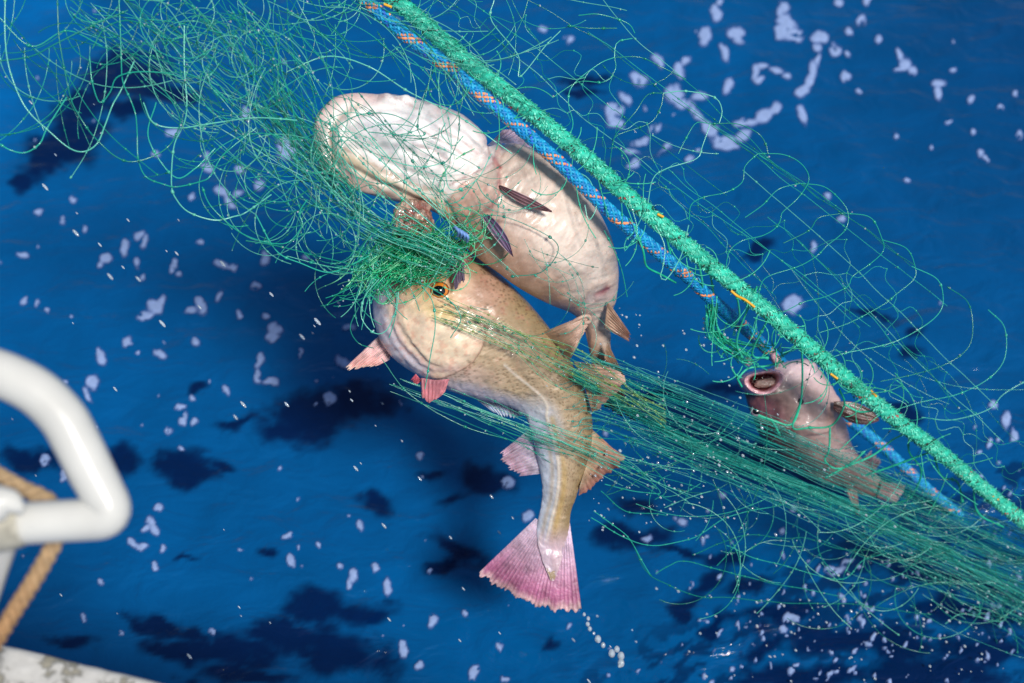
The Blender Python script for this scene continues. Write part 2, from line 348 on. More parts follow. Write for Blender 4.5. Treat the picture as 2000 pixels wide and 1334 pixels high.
for k in range(150):
    px_ = rng.normal(1640, 170); py_ = rng.normal(1235, 70) ; s_ = rng.uniform(2.0, 6)
    FOAM.append((px_, py_, s_, s_ * rng.uniform(1.0, 2.2), rng.uniform(-30, 50)))
for k in range(60):
    px_ = rng.normal(1950, 50); py_ = rng.uniform(830, 1300); s_ = rng.uniform(2.0, 6)
    FOAM.append((px_, py_, s_, s_ * rng.uniform(1.0, 2.0), rng.uniform(-30, 50)))
fs = 0.0046
fx = np.arange(-2.0, 2.0, fs); fy = np.arange(0.95, 4.3, fs)
FX, FY = np.meshgrid(fx, fy, indexing='ij')
fp = np.stack([FX.ravel(), FY.ravel(), np.zeros(FX.size)], -1)
fpx, fpy, fd = proj(fp)
fq = np.stack([fpx, fpy], -1)
j1 = fbm(fq / 22, 61, 3) * 4.5; j2 = fbm(fq / 22 + 31, 63, 3) * 4.5
fb = blobs(fpx + j1, fpy + j2, FOAM) + 0.10 * fbm(fq / 9, 65, 2)
lace = fbm(fq / 13, 71, 3)
fb = np.where(lace > 0.95, -1, fb)
H = np.clip(fb, -1, 1)
keep = (H > 0).reshape(FX.shape)
hh = (0.0025 + 0.0025 * np.sqrt(np.clip(H, 0, 1)) + 0.0005 * fbm(fq / 3.5, 67, 2)).reshape(FX.shape)
hh = np.where(keep, hh, -0.004) + wave(FX, FY)
cellk = keep[:-1, :-1] | keep[1:, :-1] | keep[:-1, 1:] | keep[1:, 1:]
idx = np.arange(FX.size).reshape(FX.shape)
ci, cj = np.nonzero(cellk)
ff = np.stack([idx[ci, cj], idx[ci + 1, cj], idx[ci + 1, cj + 1], idx[ci, cj + 1]], -1)
used, inv = np.unique(ff.ravel(), return_inverse=True)
fv = np.stack([FX.ravel(), FY.ravel(), hh.ravel()], -1)[used]
thin = np.clip(H.ravel()[used], 0, 1)
thk = sstep(0.0, 0.5, thin)[:, None]
fc = lin(50, 90, 165) * (1 - thk) + lin(142, 166, 212) * thk  # lavender tint puts the boat's shade into the foam colour
M_FOAM = simple("foam", rough=0.7, sss=0.0, noise_scale=90, noise_amt=0.12)
_v = [n for n in M_FOAM.node_tree.nodes if n.bl_idname == "ShaderNodeVertexColor"][0]; M_FOAM.node_tree.links.new(_v.outputs["Alpha"], M_FOAM.node_tree.nodes["Principled BSDF"].inputs["Alpha"])
fc = np.hstack([fc, 0.92 * sstep(0.0, 0.42, thin)[:, None] ** 0.8])
mesh_obj("sea_foam", fv, inv.reshape(-1, 4), M_FOAM, col=fc, kind='stuff', label='pale lavender flecks of foam floating on the blue sea', cat='foam')

# ------------------------------------------------------------------ fish bodies
def pldist(px, py, pl):
    """distance and signed side to a polyline in design pixels, and position 0..1 along it"""
    pl = np.asarray(pl, float)
    if len(pl) > 2: pl = crom(pl, max(12, 4 * len(pl)))
    best = np.full(px.shape, 1e9); sg = np.zeros(px.shape); tt = np.zeros(px.shape); n = len(pl) - 1
    for i in range(n):
        a, b2 = pl[i], pl[i + 1]; ab = b2 - a; L2 = ab @ ab + 1e-9
        t = np.clip(((px - a[0]) * ab[0] + (py - a[1]) * ab[1]) / L2, 0, 1)
        dx = px - a[0] - t * ab[0]; dy = py - a[1] - t * ab[1]
        d = np.hypot(dx, dy); m_ = d < best
        best = np.where(m_, d, best); sg = np.where(m_, np.sign(ab[0] * dy - ab[1] * dx), sg); tt = np.where(m_, (i + t) / n, tt)
    return best, sg, tt

class Body:
    """st rows: Lx, Ly, Rx, Ry, depth, front thickness ratio"""
    def __init__(s, st, nu=260, nv=200, cap0=0.5, cap1=0.3, k0=14, k1=8):
        st = np.asarray(st, float)
        R = crom(st, nu)
        Lp = P(R[:, 0], R[:, 1], R[:, 4]); Rp = P(R[:, 2], R[:, 3], R[:, 4])
        c = (Lp + Rp) / 2; wv_ = (Rp - Lp) / 2; hw = np.linalg.norm(wv_, axis=1); wd_ = wv_ / hw[:, None]
        tc_ = CAM - c; tc_ /= np.linalg.norm(tc_, axis=1)[:, None]
        n_ = tc_ - (tc_ * wd_).sum(1)[:, None] * wd_; n_ /= np.linalg.norm(n_, axis=1)[:, None]
        th = R[:, 5]
        tg = np.gradient(c, axis=0); tg /= np.linalg.norm(tg, axis=1)[:, None]
        def ext(arr, a0, a1): return np.concatenate([np.repeat(arr[:1], k0, 0), arr, np.repeat(arr[-1:], k1, 0)])
        q0 = (np.arange(k0) / k0); q1 = ((np.arange(k1)[::-1]) / k1)
        sc = np.r_[np.sin(q0 * math.pi / 2) + 0.004, np.ones(nu), np.sin(q1 * math.pi / 2) + 0.004]
        of = np.r_[-(np.cos(q0 * math.pi / 2)) * hw[0] * cap0, np.zeros(nu), np.cos(q1 * math.pi / 2) * hw[-1] * cap1]
        c = ext(c, 0, 0) + ext(tg, 0, 0) * of[:, None]
        wd_ = ext(wd_, 0, 0); n_ = ext(n_, 0, 0); hw = ext(hw, 0, 0) * sc; th = ext(th, 0, 0)
        a = np.arange(nv) / nv * 2 * math.pi
        ca, sa = np.cos(a), np.sin(a)
        s.nu = len(c); s.nv = nv
        s.v = (c[:, None] + (hw[:, None] * ca)[..., None] * wd_[:, None] + ((hw * th)[:, None] * sa)[..., None] * n_[:, None]).reshape(-1, 3)
        s.u = np.repeat(np.arange(s.nu) / (s.nu - 1), nv); s.a = np.tile(a, s.nu)
        s.front = np.sin(s.a); s.across = (np.cos(s.a) + 1) / 2      # 0 at L edge, 1 at R edge
        arc = np.r_[0, np.cumsum(np.linalg.norm(np.diff(c, axis=0), axis=1))]
        s.uv = np.stack([np.repeat(arc, nv), (s.a / 2 / math.pi) * 0.42], -1)
        s.px, s.py, s.d = proj(s.v); s.faces = gridfaces(s.nu, nv)
        s.disp = np.zeros(len(s.v)); s.col = np.zeros((len(s.v), 4)); s.col[:, 3] = 0
        s.fw = sstep(0.0, 0.35, s.front)
    def ridge(s, pl, amp, wid, taper=True):
        d, sg, t = pldist(s.px, s.py, pl)
        e = np.sin(np.clip(t, 0, 1) * math.pi) ** 0.5 if taper else 1
        s.disp += amp * np.exp(-(d / wid) ** 2) * e * s.fw
    def step(s, pl, amp, wid, side=1, taper=True):
        d, sg, t = pldist(s.px, s.py, pl)
        sd_ = d * sg * side
        e = np.sin(np.clip(t, 0.0, 1) * math.pi) ** 0.5 if taper else 1
        s.disp += amp * np.where(sd_ > 0, np.exp(-sd_ / wid), np.exp(-(sd_ / 1.8) ** 2) * 1.0) * e * s.fw
    def bulge(s, cx, cy, rx, ry, amp, ang=0):
        a = math.radians(ang); dx = s.px - cx; dy = s.py - cy
        u = dx * math.cos(a) + dy * math.sin(a); v_ = -dx * math.sin(a) + dy * math.cos(a)
        s.disp += amp * np.exp(-((u / rx) ** 2 + (v_ / ry) ** 2)) * s.fw
    def fill(s, c): s.col[:, :3] = c
    def mix(s, wgt, c, alpha=None):
        wgt = np.clip(wgt, 0, 1)[:, None]
        s.col[:, :3] = s.col[:, :3] * (1 - wgt) + np.asarray(c) * wgt
        if alpha is not None: s.col[:, 3] = s.col[:, 3] * (1 - wgt[:, 0]) + alpha * wgt[:, 0]
    def stroke(s, pl, wid, c, k=1.0, alpha=None, rag=0.0, sharp=2.0):
        d, sg, t = pldist(s.px, s.py, pl)
        if rag: d = d + rag * fbm(np.stack([s.px, s.py], -1) / (wid * 0.8 + 3), 83, 3)
        s.mix(k * np.exp(-np.abs(d / wid) ** sharp) * s.fw, c, alpha)
    def spot(s, cx, cy, rx, ry, c, k=1.0, ang=0, alpha=None, rag=0.15):
        a = math.radians(ang); dx = s.px - cx; dy = s.py - cy
        u = dx * math.cos(a) + dy * math.sin(a); v_ = -dx * math.sin(a) + dy * math.cos(a)
        r = np.sqrt((u / rx) ** 2 + (v_ / ry) ** 2) + rag * fbm(np.stack([s.px, s.py], -1) / 14, 87, 3)
        s.mix(k * np.exp(-np.clip(r, 0, 9) ** 2.5) * s.fw, c, alpha)
    def normals(s):
        g = s.v.reshape(s.nu, s.nv, 3)
        du = np.gradient(g, axis=0); dv = np.roll(g, -1, 1) - np.roll(g, 1, 1)
        n = np.cross(dv, du).reshape(-1, 3); n /= np.linalg.norm(n, axis=1)[:, None] + 1e-9
        c = g.mean(1, keepdims=True); out = ((g - c).reshape(-1, 3) * n).sum(1)
        return n if out.mean() > 0 else -n
    def build(s, name, mat, parent):
        s.v = s.v + s.normals() * s.disp[:, None]
        return mesh_obj(name, s.v, s.faces, mat, parent, col=s.col, uv=s.uv)

def fin(name, base, tip, d0, d1, parent, cb, ct, rays=14, amp=0.0016, rag=6, bend=0.0, th=0.0022, nu=90, nv=30, mat=None, raycol=None, rayk=0.5, prof=None, seed=1, edgecol=None, saw=0.35, lst=0.0):
    """a fin: fan between a base line and a tip line (design pixels), solid, with fin rays and a ragged edge"""
    d0 = np.broadcast_to(np.asarray(d0, float), (2,)); d1 = np.broadcast_to(np.asarray(d1, float), (2,))
    B = crom(np.asarray(base, float), nu); T = crom(np.asarray(tip, float), nu)
    s_ = np.linspace(0, 1, nu)
    dB = d0[0] * (1 - s_) + d0[1] * s_; dT = d1[0] * (1 - s_) + d1[1] * s_
    ry = (1 if rays else 0) * np.sin(s_ * rays * 2 * math.pi + 0.7 * noise(np.stack([s_ * 5, s_ * 0], -1), seed))
    ry = ry * (0.55 + 0.45 * noise(np.stack([s_ * rays * 0.45, s_ * 0 + 2.5], -1), seed + 5))
    rg = rag * (fbm(np.stack([s_ * rays * 1.1, s_ * 0 + seed], -1), seed, 3) * 0.7 + saw * ry - 0.5)
    dir_ = T - B; ln = np.linalg.norm(dir_, axis=1)[:, None] + 1e-6
    T = T + dir_ / ln * rg[:, None]
    t = np.linspace(0, 1, nv)
    pb = P(B[:, 0], B[:, 1], dB); pt = P(T[:, 0], T[:, 1], dT)
    g = pb[:, None] * (1 - t)[None, :, None] + pt[:, None] * t[None, :, None]
    g = g - FW * (bend * np.sin(t * math.pi) * 1.0)[None, :, None]
    nrm = -FW
    wob = 0.004 * noise(np.stack([np.repeat(s_ * 3, nv), np.tile(t * 2.5, nu)], -1), seed + 3).reshape(nu, nv) * t[None]
    h = amp * ry[:, None] * sstep(0, 0.25, t)[None] + wob
    thick = th * (1 - 0.75 * t[None]) * np.clip(np.minimum(s_, 1 - s_)[:, None] * 14 + 0.25, 0, 1)
    if lst: h = h + lst * np.cos(t * 3 * 2 * math.pi)[None] * np.ones((nu, 1))
    fr = g + nrm * (h + thick)[..., None]; bk = g + nrm * (h - thick)[..., None]
    v_ = np.vstack([fr.reshape(-1, 3), bk.reshape(-1, 3)])
    f = gridfaces(nu, nv, False); n0 = nu * nv
    f2 = f[:, ::-1] + n0
    i = np.arange(nu - 1); e = [np.stack([i * nv + nv - 1, (i + 1) * nv + nv - 1, n0 + (i + 1) * nv + nv - 1, n0 + i * nv + nv - 1], -1),
                                np.stack([(i + 1) * nv, i * nv, n0 + i * nv, n0 + (i + 1) * nv], -1)]
    j = np.arange(nv - 1); e += [np.stack([j + 1, j, n0 + j, n0 + j + 1], -1), np.stack([(nu - 1) * nv + j, (nu - 1) * nv + j + 1, n0 + (nu - 1) * nv + j + 1, n0 + (nu - 1) * nv + j], -1)]
    cb = np.asarray(cb); ct = np.asarray(ct)
    tm = sstep(0.05, 0.95, t)[None, :, None]
    c = cb * (1 - tm) + ct * tm; c = np.broadcast_to(c, (nu, nv, 3)).copy()
    rc = np.asarray(raycol) if raycol is not None else c * 1.35
    m_ = (sstep(0.1, 0.9, ry)[:, None] * rayk * sstep(0, 0.2, t)[None])[..., None]
    c = c * (1 - m_) + rc * m_
    if lst: c = c * (1 + 0.45 * np.cos(t * 3 * 2 * math.pi))[None, :, None]
    if edgecol is not None:
        em = (sstep(0.86, 1.0, t)[None] * np.ones((nu, 1)) * 0.8)[..., None]; c = c * (1 - em) + np.asarray(edgecol) * em
    bl = 1 + 0.25 * fbm(np.stack([np.repeat(s_ * 6, nv), np.tile(t * 3, nu)], -1), seed + 9, 3).reshape(nu, nv, 1)
    c = np.clip(c * bl, 0, 1).reshape(-1, 3)
    return mesh_obj(name, v_, np.vstack([f, f2] + e), mat or M_FIN, parent, col=np.vstack([c, c]))

def ball_mesh(c, r, ax=(1, 1, 1), n=24):
    la = np.linspace(0, math.pi, n); lo = np.arange(n) / n * 2 * math.pi
    g = np.stack([np.sin(la)[:, None] * np.cos(lo), np.sin(la)[:, None] * np.sin(lo), np.cos(la)[:, None] * np.ones(n)], -1)
    # axes: right, up, toward the camera
    B = np.stack([RT, UP, -FW]); q = (g.reshape(-1, 3) * np.asarray(ax) * r) @ B + c
    return q, gridfaces(n, n), g.reshape(-1, 3)

def lump(name, c, r, ax, mat, parent, colf, amp=0.2, fr=3.0, n=60, seed=5, rot=0):
    la = np.linspace(0, math.pi, n); lo = np.arange(n) / n * 2 * math.pi
    g = np.stack([np.sin(la)[:, None] * np.cos(lo), np.sin(la)[:, None] * np.sin(lo), np.cos(la)[:, None] * np.ones(n)], -1).reshape(-1, 3)
    k = 1 + amp * fbm(g * fr, seed, 4)
    q = g * np.asarray(ax) * r * k[:, None]
    a = math.radians(rot); q[:, 0], q[:, 1] = q[:, 0] * math.cos(a) - q[:, 1] * math.sin(a), q[:, 0] * math.sin(a) + q[:, 1] * math.cos(a)
    v_ = q @ np.stack([RT, UP, -FW]) + c
    return mesh_obj(name, v_, gridfaces(n, n), mat, parent, col=colf(g, k))

# ---- fish A: belly-up cod, upper
fa = thing("cod_fish", tuple(P(920, 380, 2.72)), "big cod turned belly up with white throat and wide jaw, just above another cod", "fish")
A = Body([(618,292,634,212,2.70,.60),(622,314,662,192,2.70,.60),(634,334,700,184,2.70,.58),(655,348,735,184,2.70,.56),(700,372,790,189,2.70,.55),(750,388,850,203,2.70,.58),(800,399,905,225,2.70,.62),(845,413,945,262,2.70,.68),
 (872,432,953,288,2.71,.70),(903,476,1006,280,2.72,.76),(938,508,1062,302,2.72,.78),(972,532,1112,340,2.72,.80),(1004,556,1158,395,2.73,.82),(1044,580,1192,460,2.75,.84),(1082,598,1208,528,2.79,.86),(1116,612,1203,582,2.84,.84),
 (1137,632,1192,622,2.88,.82),(1146,662,1192,655,2.91,.75),(1154,700,1194,698,2.93,.65),(1166,742,1200,740,2.95,.5)], nu=320, nv=240, cap0=0.22)
A.fill(lin(222, 204, 192)); A.col[:, 3] = 0.55
pq = np.stack([A.px, A.py], -1)
d_, sg_, t_ = pldist(A.px, A.py, [(1000, 215), (975, 285), (968, 325), (920, 350), (890, 372), (870, 400), (850, 450)])
hd = sstep(-6, 6, d_ * sg_)            # one side of the throat edge is the head
A.mix(sstep(0.0, 1.0, (0.5 - A.across) * 2.6) * (1 - hd) * 0.85, lin(176, 132, 104), 0.6)       # warm brown flank low on the left
A.mix(sstep(0.76, 1.0, A.across) * (1 - hd) * 0.6, lin(176, 158, 148), 0.5)
A.mix(sstep(0.8, 1.6, fbm(pq / [30, 24], 201, 4) + 0.7) * (1 - hd) * 0.35, lin(196, 160, 138))
A.mix(sstep(0.2, 1.1, fbm(pq / [16, 10], 205, 4)) * (1 - hd) * 0.35, lin(206, 172, 152))
A.mix(hd, lin(240, 232, 228), 0.0)
A.spot(1010, 335, 60, 50, lin(186, 164, 150), 0.7, 30)
A.spot(1100, 470, 90, 60, lin(226, 210, 196), 0.6, 40)
A.spot(930, 400, 55, 42, lin(222, 186, 170), 0.85, -40)
A.spot(905, 430, 30, 30, lin(212, 150, 128), 0.5)
A.stroke([(700, 362), (640, 330), (622, 290), (625, 240), (650, 205), (690, 190), (740, 190)], 13, lin(214, 170, 164), 0.75, rag=3)
A.stroke([(652, 320), (646, 280), (662, 235), (700, 208)], 8, lin(226, 200, 168), 0.7, rag=2)
A.stroke([(668, 300), (720, 335), (790, 372), (850, 400)], 14, lin(222, 194, 150), 0.75, rag=4)
A.stroke([(660, 345), (730, 372), (800, 398)], 10, lin(204, 160, 140), 0.6, rag=3)
A.spot(800, 260, 110, 60, lin(246, 242, 244), 0.8, 10)
A.spot(740, 250, 40, 18, lin(206, 210, 226), 0.35, 10)
A.stroke([(850, 215), (910, 235), (948, 275)], 9, lin(218, 190, 192), 0.6, rag=3)
A.stroke([(968, 318), (976, 326)], 4, lin(150, 40, 50), 1.0)
A.stroke([(1165, 578), (1178, 571), (1186, 562)], 5.0, lin(150, 30, 62), 1.0)
A.stroke([(1150, 590), (1190, 575)], 12, lin(228, 190, 190), 0.4)
A.spot(975, 270, 26, 20, lin(206, 200, 220), 0.8)
A.mix(sstep(0.86, 0.92, A.u) * 0.8, lin(150, 118, 92), 0.7)
A.mix(1 - sstep(-0.5, 0.0, A.front), lin(120, 96, 72), 1.0)
# creases of the belly skin: rows running down and to the left, and blotches
ra = math.radians(-38); rx_ = A.px * math.cos(ra) + A.py * math.sin(ra) + 6 * fbm(pq / 40, 221, 2); ry_ = -A.px * math.sin(ra) + A.py * math.cos(ra) + 14 * fbm(pq / 60, 223, 2)
rows = fbm(np.stack([rx_ / 46, ry_ / 8.5], -1), 225, 3)
bod = (1 - hd) * sstep(0.06, 0.2, A.across)
A.mix(sstep(0.35, 1.1, rows) * bod * 0.38, lin(186, 150, 132))
A.mix(sstep(0.35, 1.1, -rows) * bod * 0.3, lin(240, 228, 216))
A.disp += 0.0013 * rows * bod * A.fw
sc_ = fbm(np.stack([rx_ / 13, ry_ / 5.0], -1), 227, 2); A.disp += 0.0006 * sc_ * bod * A.fw
A.stroke([(974, 322), (940, 336), (905, 346), (878, 362)], 2.4, lin(150, 104, 98), 0.75, rag=1)
A.stroke([(950, 285), (958, 305), (970, 320)], 2.6, lin(170, 130, 130), 0.6)
A.stroke([(975, 345), (974, 382), (955, 408), (925, 424), (905, 430)], 2.6, lin(160, 112, 104), 0.75, rag=1)  # shading line of the gill collar, painted on the skin
for (x_, y_) in [(905, 362), (925, 375), (940, 392), (915, 405), (890, 395), (950, 370)]:
    A.spot(x_, y_, 9, 7, lin(206, 140, 128), 0.5, rag=0.4)
for (a_, b_2) in [((745, 196), (815, 214)), ((760, 190), (840, 204)), ((690, 232), (742, 222)), ((720, 352), (830, 392)), ((850, 250), (930, 300)), ((828, 262), (915, 312)), ((812, 285), (880, 318))]:
    A.stroke([a_, ((a_[0] + b_2[0]) / 2 + 4, (a_[1] + b_2[1]) / 2 - 5), b_2], 2.4, lin(196, 160, 158), 0.55, rag=2)
    A.ridge([a_, ((a_[0] + b_2[0]) / 2 + 4, (a_[1] + b_2[1]) / 2 - 5), b_2], -0.003, 4)
A.bulge(755, 196, 16, 9, 0.008, 10); A.bulge(800, 197, 22, 8, 0.006, 8); A.bulge(890, 232, 22, 10, 0.006, 30)
# relief and painted shading lines: lip roll, jaw, throat folds, gill membranes, belly wrinkles
lip = [(735, 374), (690, 366), (650, 345), (630, 310), (624, 270), (632, 228), (660, 200), (700, 188), (745, 192)]
A.ridge(lip, 0.010, 9)
A.ridge([(690, 350), (655, 322), (643, 285), (650, 240), (680, 210), (715, 203)], -0.0075, 7)
A.ridge([(678, 312), (662, 285), (668, 248), (698, 222)], 0.005, 8)
A.bulge(790, 265, 90, 50, 0.012, 10)
A.ridge([(665, 295), (730, 335), (800, 370), (870, 400)], 0.009, 12)
A.ridge([(670, 320), (735, 352), (800, 384), (850, 402)], -0.007, 6)
A.ridge([(700, 285), (760, 318), (830, 345), (900, 350)], -0.0045, 6)
A.ridge([(690, 225), (760, 212), (830, 232), (880, 262)], -0.004, 6)
A.ridge([(740, 192), (770, 200), (800, 194)], 0.006, 7)
for k in range(7):
    o_ = k * 9
    A.ridge([(850 - k * 6, 222 + o_), (900 - k * 2, 250 + o_ * 1.05), (940 + k * 2, 288 + o_ * 0.62), (962, 318 + k * 2)], (0.0022 if k % 2 else -0.0024) * rng.uniform(0.4, 1.3), 3.8)
for k in range(6):
    A.ridge([(800 + 8 * k, 352 + 4 * k), (850 + 8 * k, 345 + 2 * k), (905 + 6 * k, 338 + 3 * k), (960, 322 + 3 * k)], 0.0016 * (-1) ** k, 3.0)
thr = [(1000, 235), (978, 285), (970, 322), (976, 345), (972, 385), (955, 408), (925, 425)]
A.step(thr, 0.012, 26, side=1)
for k in range(8):
    A.stroke([(838 - k * 7, 226 + 11 * k), (895 - k * 3, 256 + 10 * k), (940, 292 + 6 * k), (962, 318 + 2 * k)], 2.4, lin(218, 196, 196), 0.35)  # fold shading painted as thin pink lines
A.stroke(thr, 3.5, lin(176, 128, 124), 0.7)
A.ridge([(700, 205), (760, 236), (800, 232)], -0.004, 5); A.ridge([(720, 240), (770, 262), (840, 268), (880, 290)], 0.0035, 7); A.ridge([(735, 290), (780, 290), (830, 312)], -0.004, 6)
A.stroke([(640, 250), (655, 300), (690, 340), (760, 378)], 4, lin(186, 140, 122), 0.6, rag=2)
A.stroke([(672, 290), (730, 322), (800, 356), (870, 380)], 3.5, lin(196, 150, 116), 0.55, rag=2)
A.step([(972, 322), (930, 342), (895, 362), (876, 392)], 0.006, 22, side=1)
A.ridge([(870, 395), (885, 430), (900, 470)], -0.006, 6)
A.ridge([(850, 400), (868, 440), (885, 478)], 0.006, 7)
for k in range(8):
    tt_ = k / 7; x0 = 990 + 130 * tt_ + rng.normal(0, 10); y0 = 545 - 10 * tt_ + rng.normal(0, 5)
    cx = 1040 + 90 * tt_ + rng.normal(0, 30); cy = 470 + 100 * tt_ + rng.normal(0, 30); a_ = math.radians(32 + rng.normal(0, 10)); l_ = rng.uniform(25, 60)
    A.ridge([(cx - l_ * math.cos(a_), cy - l_ * math.sin(a_) + 4), (cx, cy), (cx + l_ * math.cos(a_), cy + l_ * math.sin(a_) + rng.normal(0, 5))], rng.choice([-1, 1]) * rng.uniform(0.0004, 0.0010), rng.uniform(4, 8))
A.ridge([(1165, 578), (1178, 571), (1186, 562)], -0.003, 4)
A.disp += 0.0024 * fbm(pq / [60, 44], 91, 2) * A.fw + 0.0003 * fbm(pq / [9, 7], 93, 3) * A.fw
A.build("body", M_BELLY, fa)
PUR = lin(96, 80, 96); BRN = lin(120, 88, 74)
fin("pelvic_fin", [(974, 364), (1000, 388), (1040, 407), (1078, 415)], [(976, 361), (1010, 374), (1046, 391), (1078, 412)], (2.63, 2.60), (2.62, 2.60), fa, lin(120, 92, 98), lin(104, 76, 84), rays=0, rag=0, th=0.006, rayk=0, amp=0.0, edgecol=lin(226, 196, 196), lst=0.0018, seed=3, mat=M_FIN)
fin("pelvic_fin", [(952, 418), (972, 436), (992, 466), (1003, 502)], [(942, 424), (957, 452), (979, 480), (1002, 502)], (2.64, 2.61), (2.635, 2.61), fa, lin(96, 80, 112), lin(122, 104, 132), rays=0, rag=0, th=0.006, rayk=0, amp=0.0, edgecol=lin(226, 190, 190), lst=0.0018, seed=4)
fin("pectoral_fin", [(950, 285), (985, 280), (1010, 292)], [(985, 250), (1030, 258), (1066, 322)], 2.76, 2.80, fa, lin(170, 165, 190), lin(150, 130, 150), rays=9, rag=6, bend=-0.01, seed=6)
fin("anal_fin", [(1187, 588), (1180, 640)], [(1232, 652), (1230, 668)], (2.80, 2.84), 2.84, fa, lin(170, 140, 120), lin(128, 96, 84), rays=8, rag=5, seed=8, th=0.004)
fin("anal_fin", [(1186, 668), (1180, 700)], [(1220, 736), (1212, 742)], 2.87, 2.9, fa, lin(140, 112, 90), lin(74, 56, 50), rays=7, rag=5, seed=9, th=0.003)
fin("tail_fin", [(1164, 728), (1200, 728)], [(1182, 800), (1212, 812), (1246, 828)], 2.9, 2.93, fa, lin(96, 76, 64), lin(46, 36, 38), rays=9, rag=8, seed=10, th=0.003)

# ---- fish B: side view cod, lower
fbx = thing("cod_fish", tuple(P(950, 760, 2.78)), "brown spotted cod seen side on, amber eye, curling down to its broad pink tail", "fish")
Bd = Body([(744,536,788,500,2.78,.75),(733,560,835,488,2.78,.72),(728,596,885,482,2.78,.70),(733,636,930,498,2.78,.70),(748,674,975,535,2.78,.70),(778,708,1016,574,2.785,.70),(825,738,1052,614,2.79,.68),(882,765,1084,656,2.80,.66),
 (938,781,1110,698,2.81,.62),(988,792,1134,742,2.82,.58),(1022,810,1149,784,2.83,.56),(1037,842,1157,825,2.84,.55),(1046,880,1154,875,2.85,.54),(1054,920,1141,925,2.86,.52),(1059,955,1127,965,2.87,.48),(1056,990,1115,1000,2.88,.42),
 (1049,1025,1112,1028,2.89,.34),(1050,1060,1106,1062,2.895,.20),(1058,1090,1098,1090,2.895,.12),(1068,1115,1090,1115,2.895,.06),(1074,1130,1084,1130,2.895,.03)], nu=340, nv=220, cap0=0.8, cap1=0.9)
Bd.fill(lin(182, 160, 132)); Bd.col[:, 3] = 0.9
pq = np.stack([Bd.px, Bd.py], -1)
Bd.mix(sstep(0.62, 0.95, Bd.across) * 0.85, lin(142, 120, 84), 1.0)
Bd.mix(sstep(0.30, 0.06, Bd.across) * sstep(0.30, 0.45, Bd.u), lin(196, 192, 208), 0.15)
Bd.mix(sstep(0.62, 0.3, Bd.across) * sstep(0.50, 0.62, Bd.u) * 0.9, lin(186, 196, 214), 0.15)
# head
dh, sh, th_ = pldist(Bd.px, Bd.py, [(890, 470), (925, 560), (945, 640), (925, 690), (880, 725), (840, 745)])
hb = sstep(-10, 14, dh * sh); 
Bd.mix(hb, lin(236, 212, 188), 0.1)
Bd.mix(hb * sstep(640, 520, Bd.py) * 0.6, lin(196, 158, 128), 0.2)
Bd.spot(835, 560, 60, 40, lin(214, 166, 96), 0.8, 15)
Bd.spot(868, 615, 60, 18, lin(216, 190, 112), 0.7, 20)
Bd.spot(880, 670, 50, 40, lin(234, 214, 184), 0.7)
Bd.spot(800, 620, 40, 60, lin(232, 206, 178), 0.7)
Bd.stroke([(748, 530), (740, 590), (750, 640), (780, 690), (820, 722)], 20, lin(222, 214, 226), 0.95, rag=3, sharp=3)
Bd.stroke([(775, 580), (778, 640), (800, 685), (850, 716), (890, 716)], 6, lin(220, 184, 180), 0.5, rag=2)
Bd.stroke([(770, 545), (774, 600)], 8, lin(206, 158, 156), 0.7, rag=2)
Bd.spot(805, 530, 30, 14, lin(200, 130, 116), 0.6)
Bd.stroke([(836, 545), (856, 536), (880, 548)], 5, lin(186, 84, 80), 0.6, rag=2)
Bd.mix(hb * sstep(0.5, 1.3, fbm(pq / [9, 8], 213, 3) + 0.3) * 0.35, lin(206, 120, 96))
Bd.spot(950, 570, 45, 55, lin(190, 148, 130), 0.75, 30)
Bd.spot(920, 730, 50, 20, lin(206, 178, 170), 0.6, 15)
Bd.spot(900, 760, 60, 14, lin(200, 190, 208), 0.7, 8)
Bd.mix(sstep(0.9, 1.5, fbm(pq / [10, 9], 211, 3) + 0.55) * (1 - hb) * sstep(0.62, 0.2, Bd.u) * 0.4, lin(176, 112, 96))
lat = [(985, 712), (1010, 735), (1048, 765), (1068, 790), (1068, 815), (1077, 850), (1088, 890), (1091, 930), (1088, 970), (1078, 1010), (1066, 1060)]
Bd.stroke([(p_[0] + 10, p_[1] + 2) for p_ in lat[4:]], 7, lin(186, 156, 96), 0.7, alpha=0.2)
Bd.stroke([(p_[0] - 12, p_[1] + 2) for p_ in lat[5:]], 5, lin(176, 150, 104), 0.5, alpha=0.2)
Bd.stroke(lat, 2.8, lin(214, 202, 188), 0.85, alpha=0.0, sharp=3)
Bd.mix(sstep(1020, 1075, Bd.py) * 0.85, lin(204, 178, 194), 0.1)
Bd.mix(1 - sstep(-0.6, -0.1, Bd.front), lin(160, 136, 106), 0.9)
# relief
Bd.bulge(858, 650, 60, 60, 0.012, 20); Bd.bulge(790, 600, 30, 50, 0.006)
Bd.stroke([(930, 620), (946, 655), (925, 700), (880, 730), (842, 740)], 3.2, lin(176, 132, 116), 0.6)
Bd.step([(868, 600), (925, 610), (946, 650), (925, 700), (880, 728), (842, 738)], 0.011, 30, side=1)
Bd.step([(800, 570), (792, 620), (812, 668), (850, 705), (900, 712)], 0.0022, 20, side=-1)
for k in range(5):
    o_ = k * 9.0
    Bd.ridge([(748 + o_, 590 + k * 4), (756 + o_, 640), (786 + o_ * 0.9, 690 - o_ * 0.5), (836 + o_ * 0.3, 728 - o_ * 0.7), (880, 730 - o_ * 0.8)], 0.0014 if k % 2 == 0 else -0.0014, 4.6)
Bd.ridge([(772, 540), (770, 590), (766, 630)], -0.006, 5)
Bd.bulge(856, 560, 26, 22, 0.009)
Bd.ridge([(838, 548), (856, 540), (876, 550)], 0.004, 5)
Bd.ridge(lat, 0.0016, 4)
Bd.ridge([(1030, 790), (1062, 830), (1074, 870)], -0.002, 8)
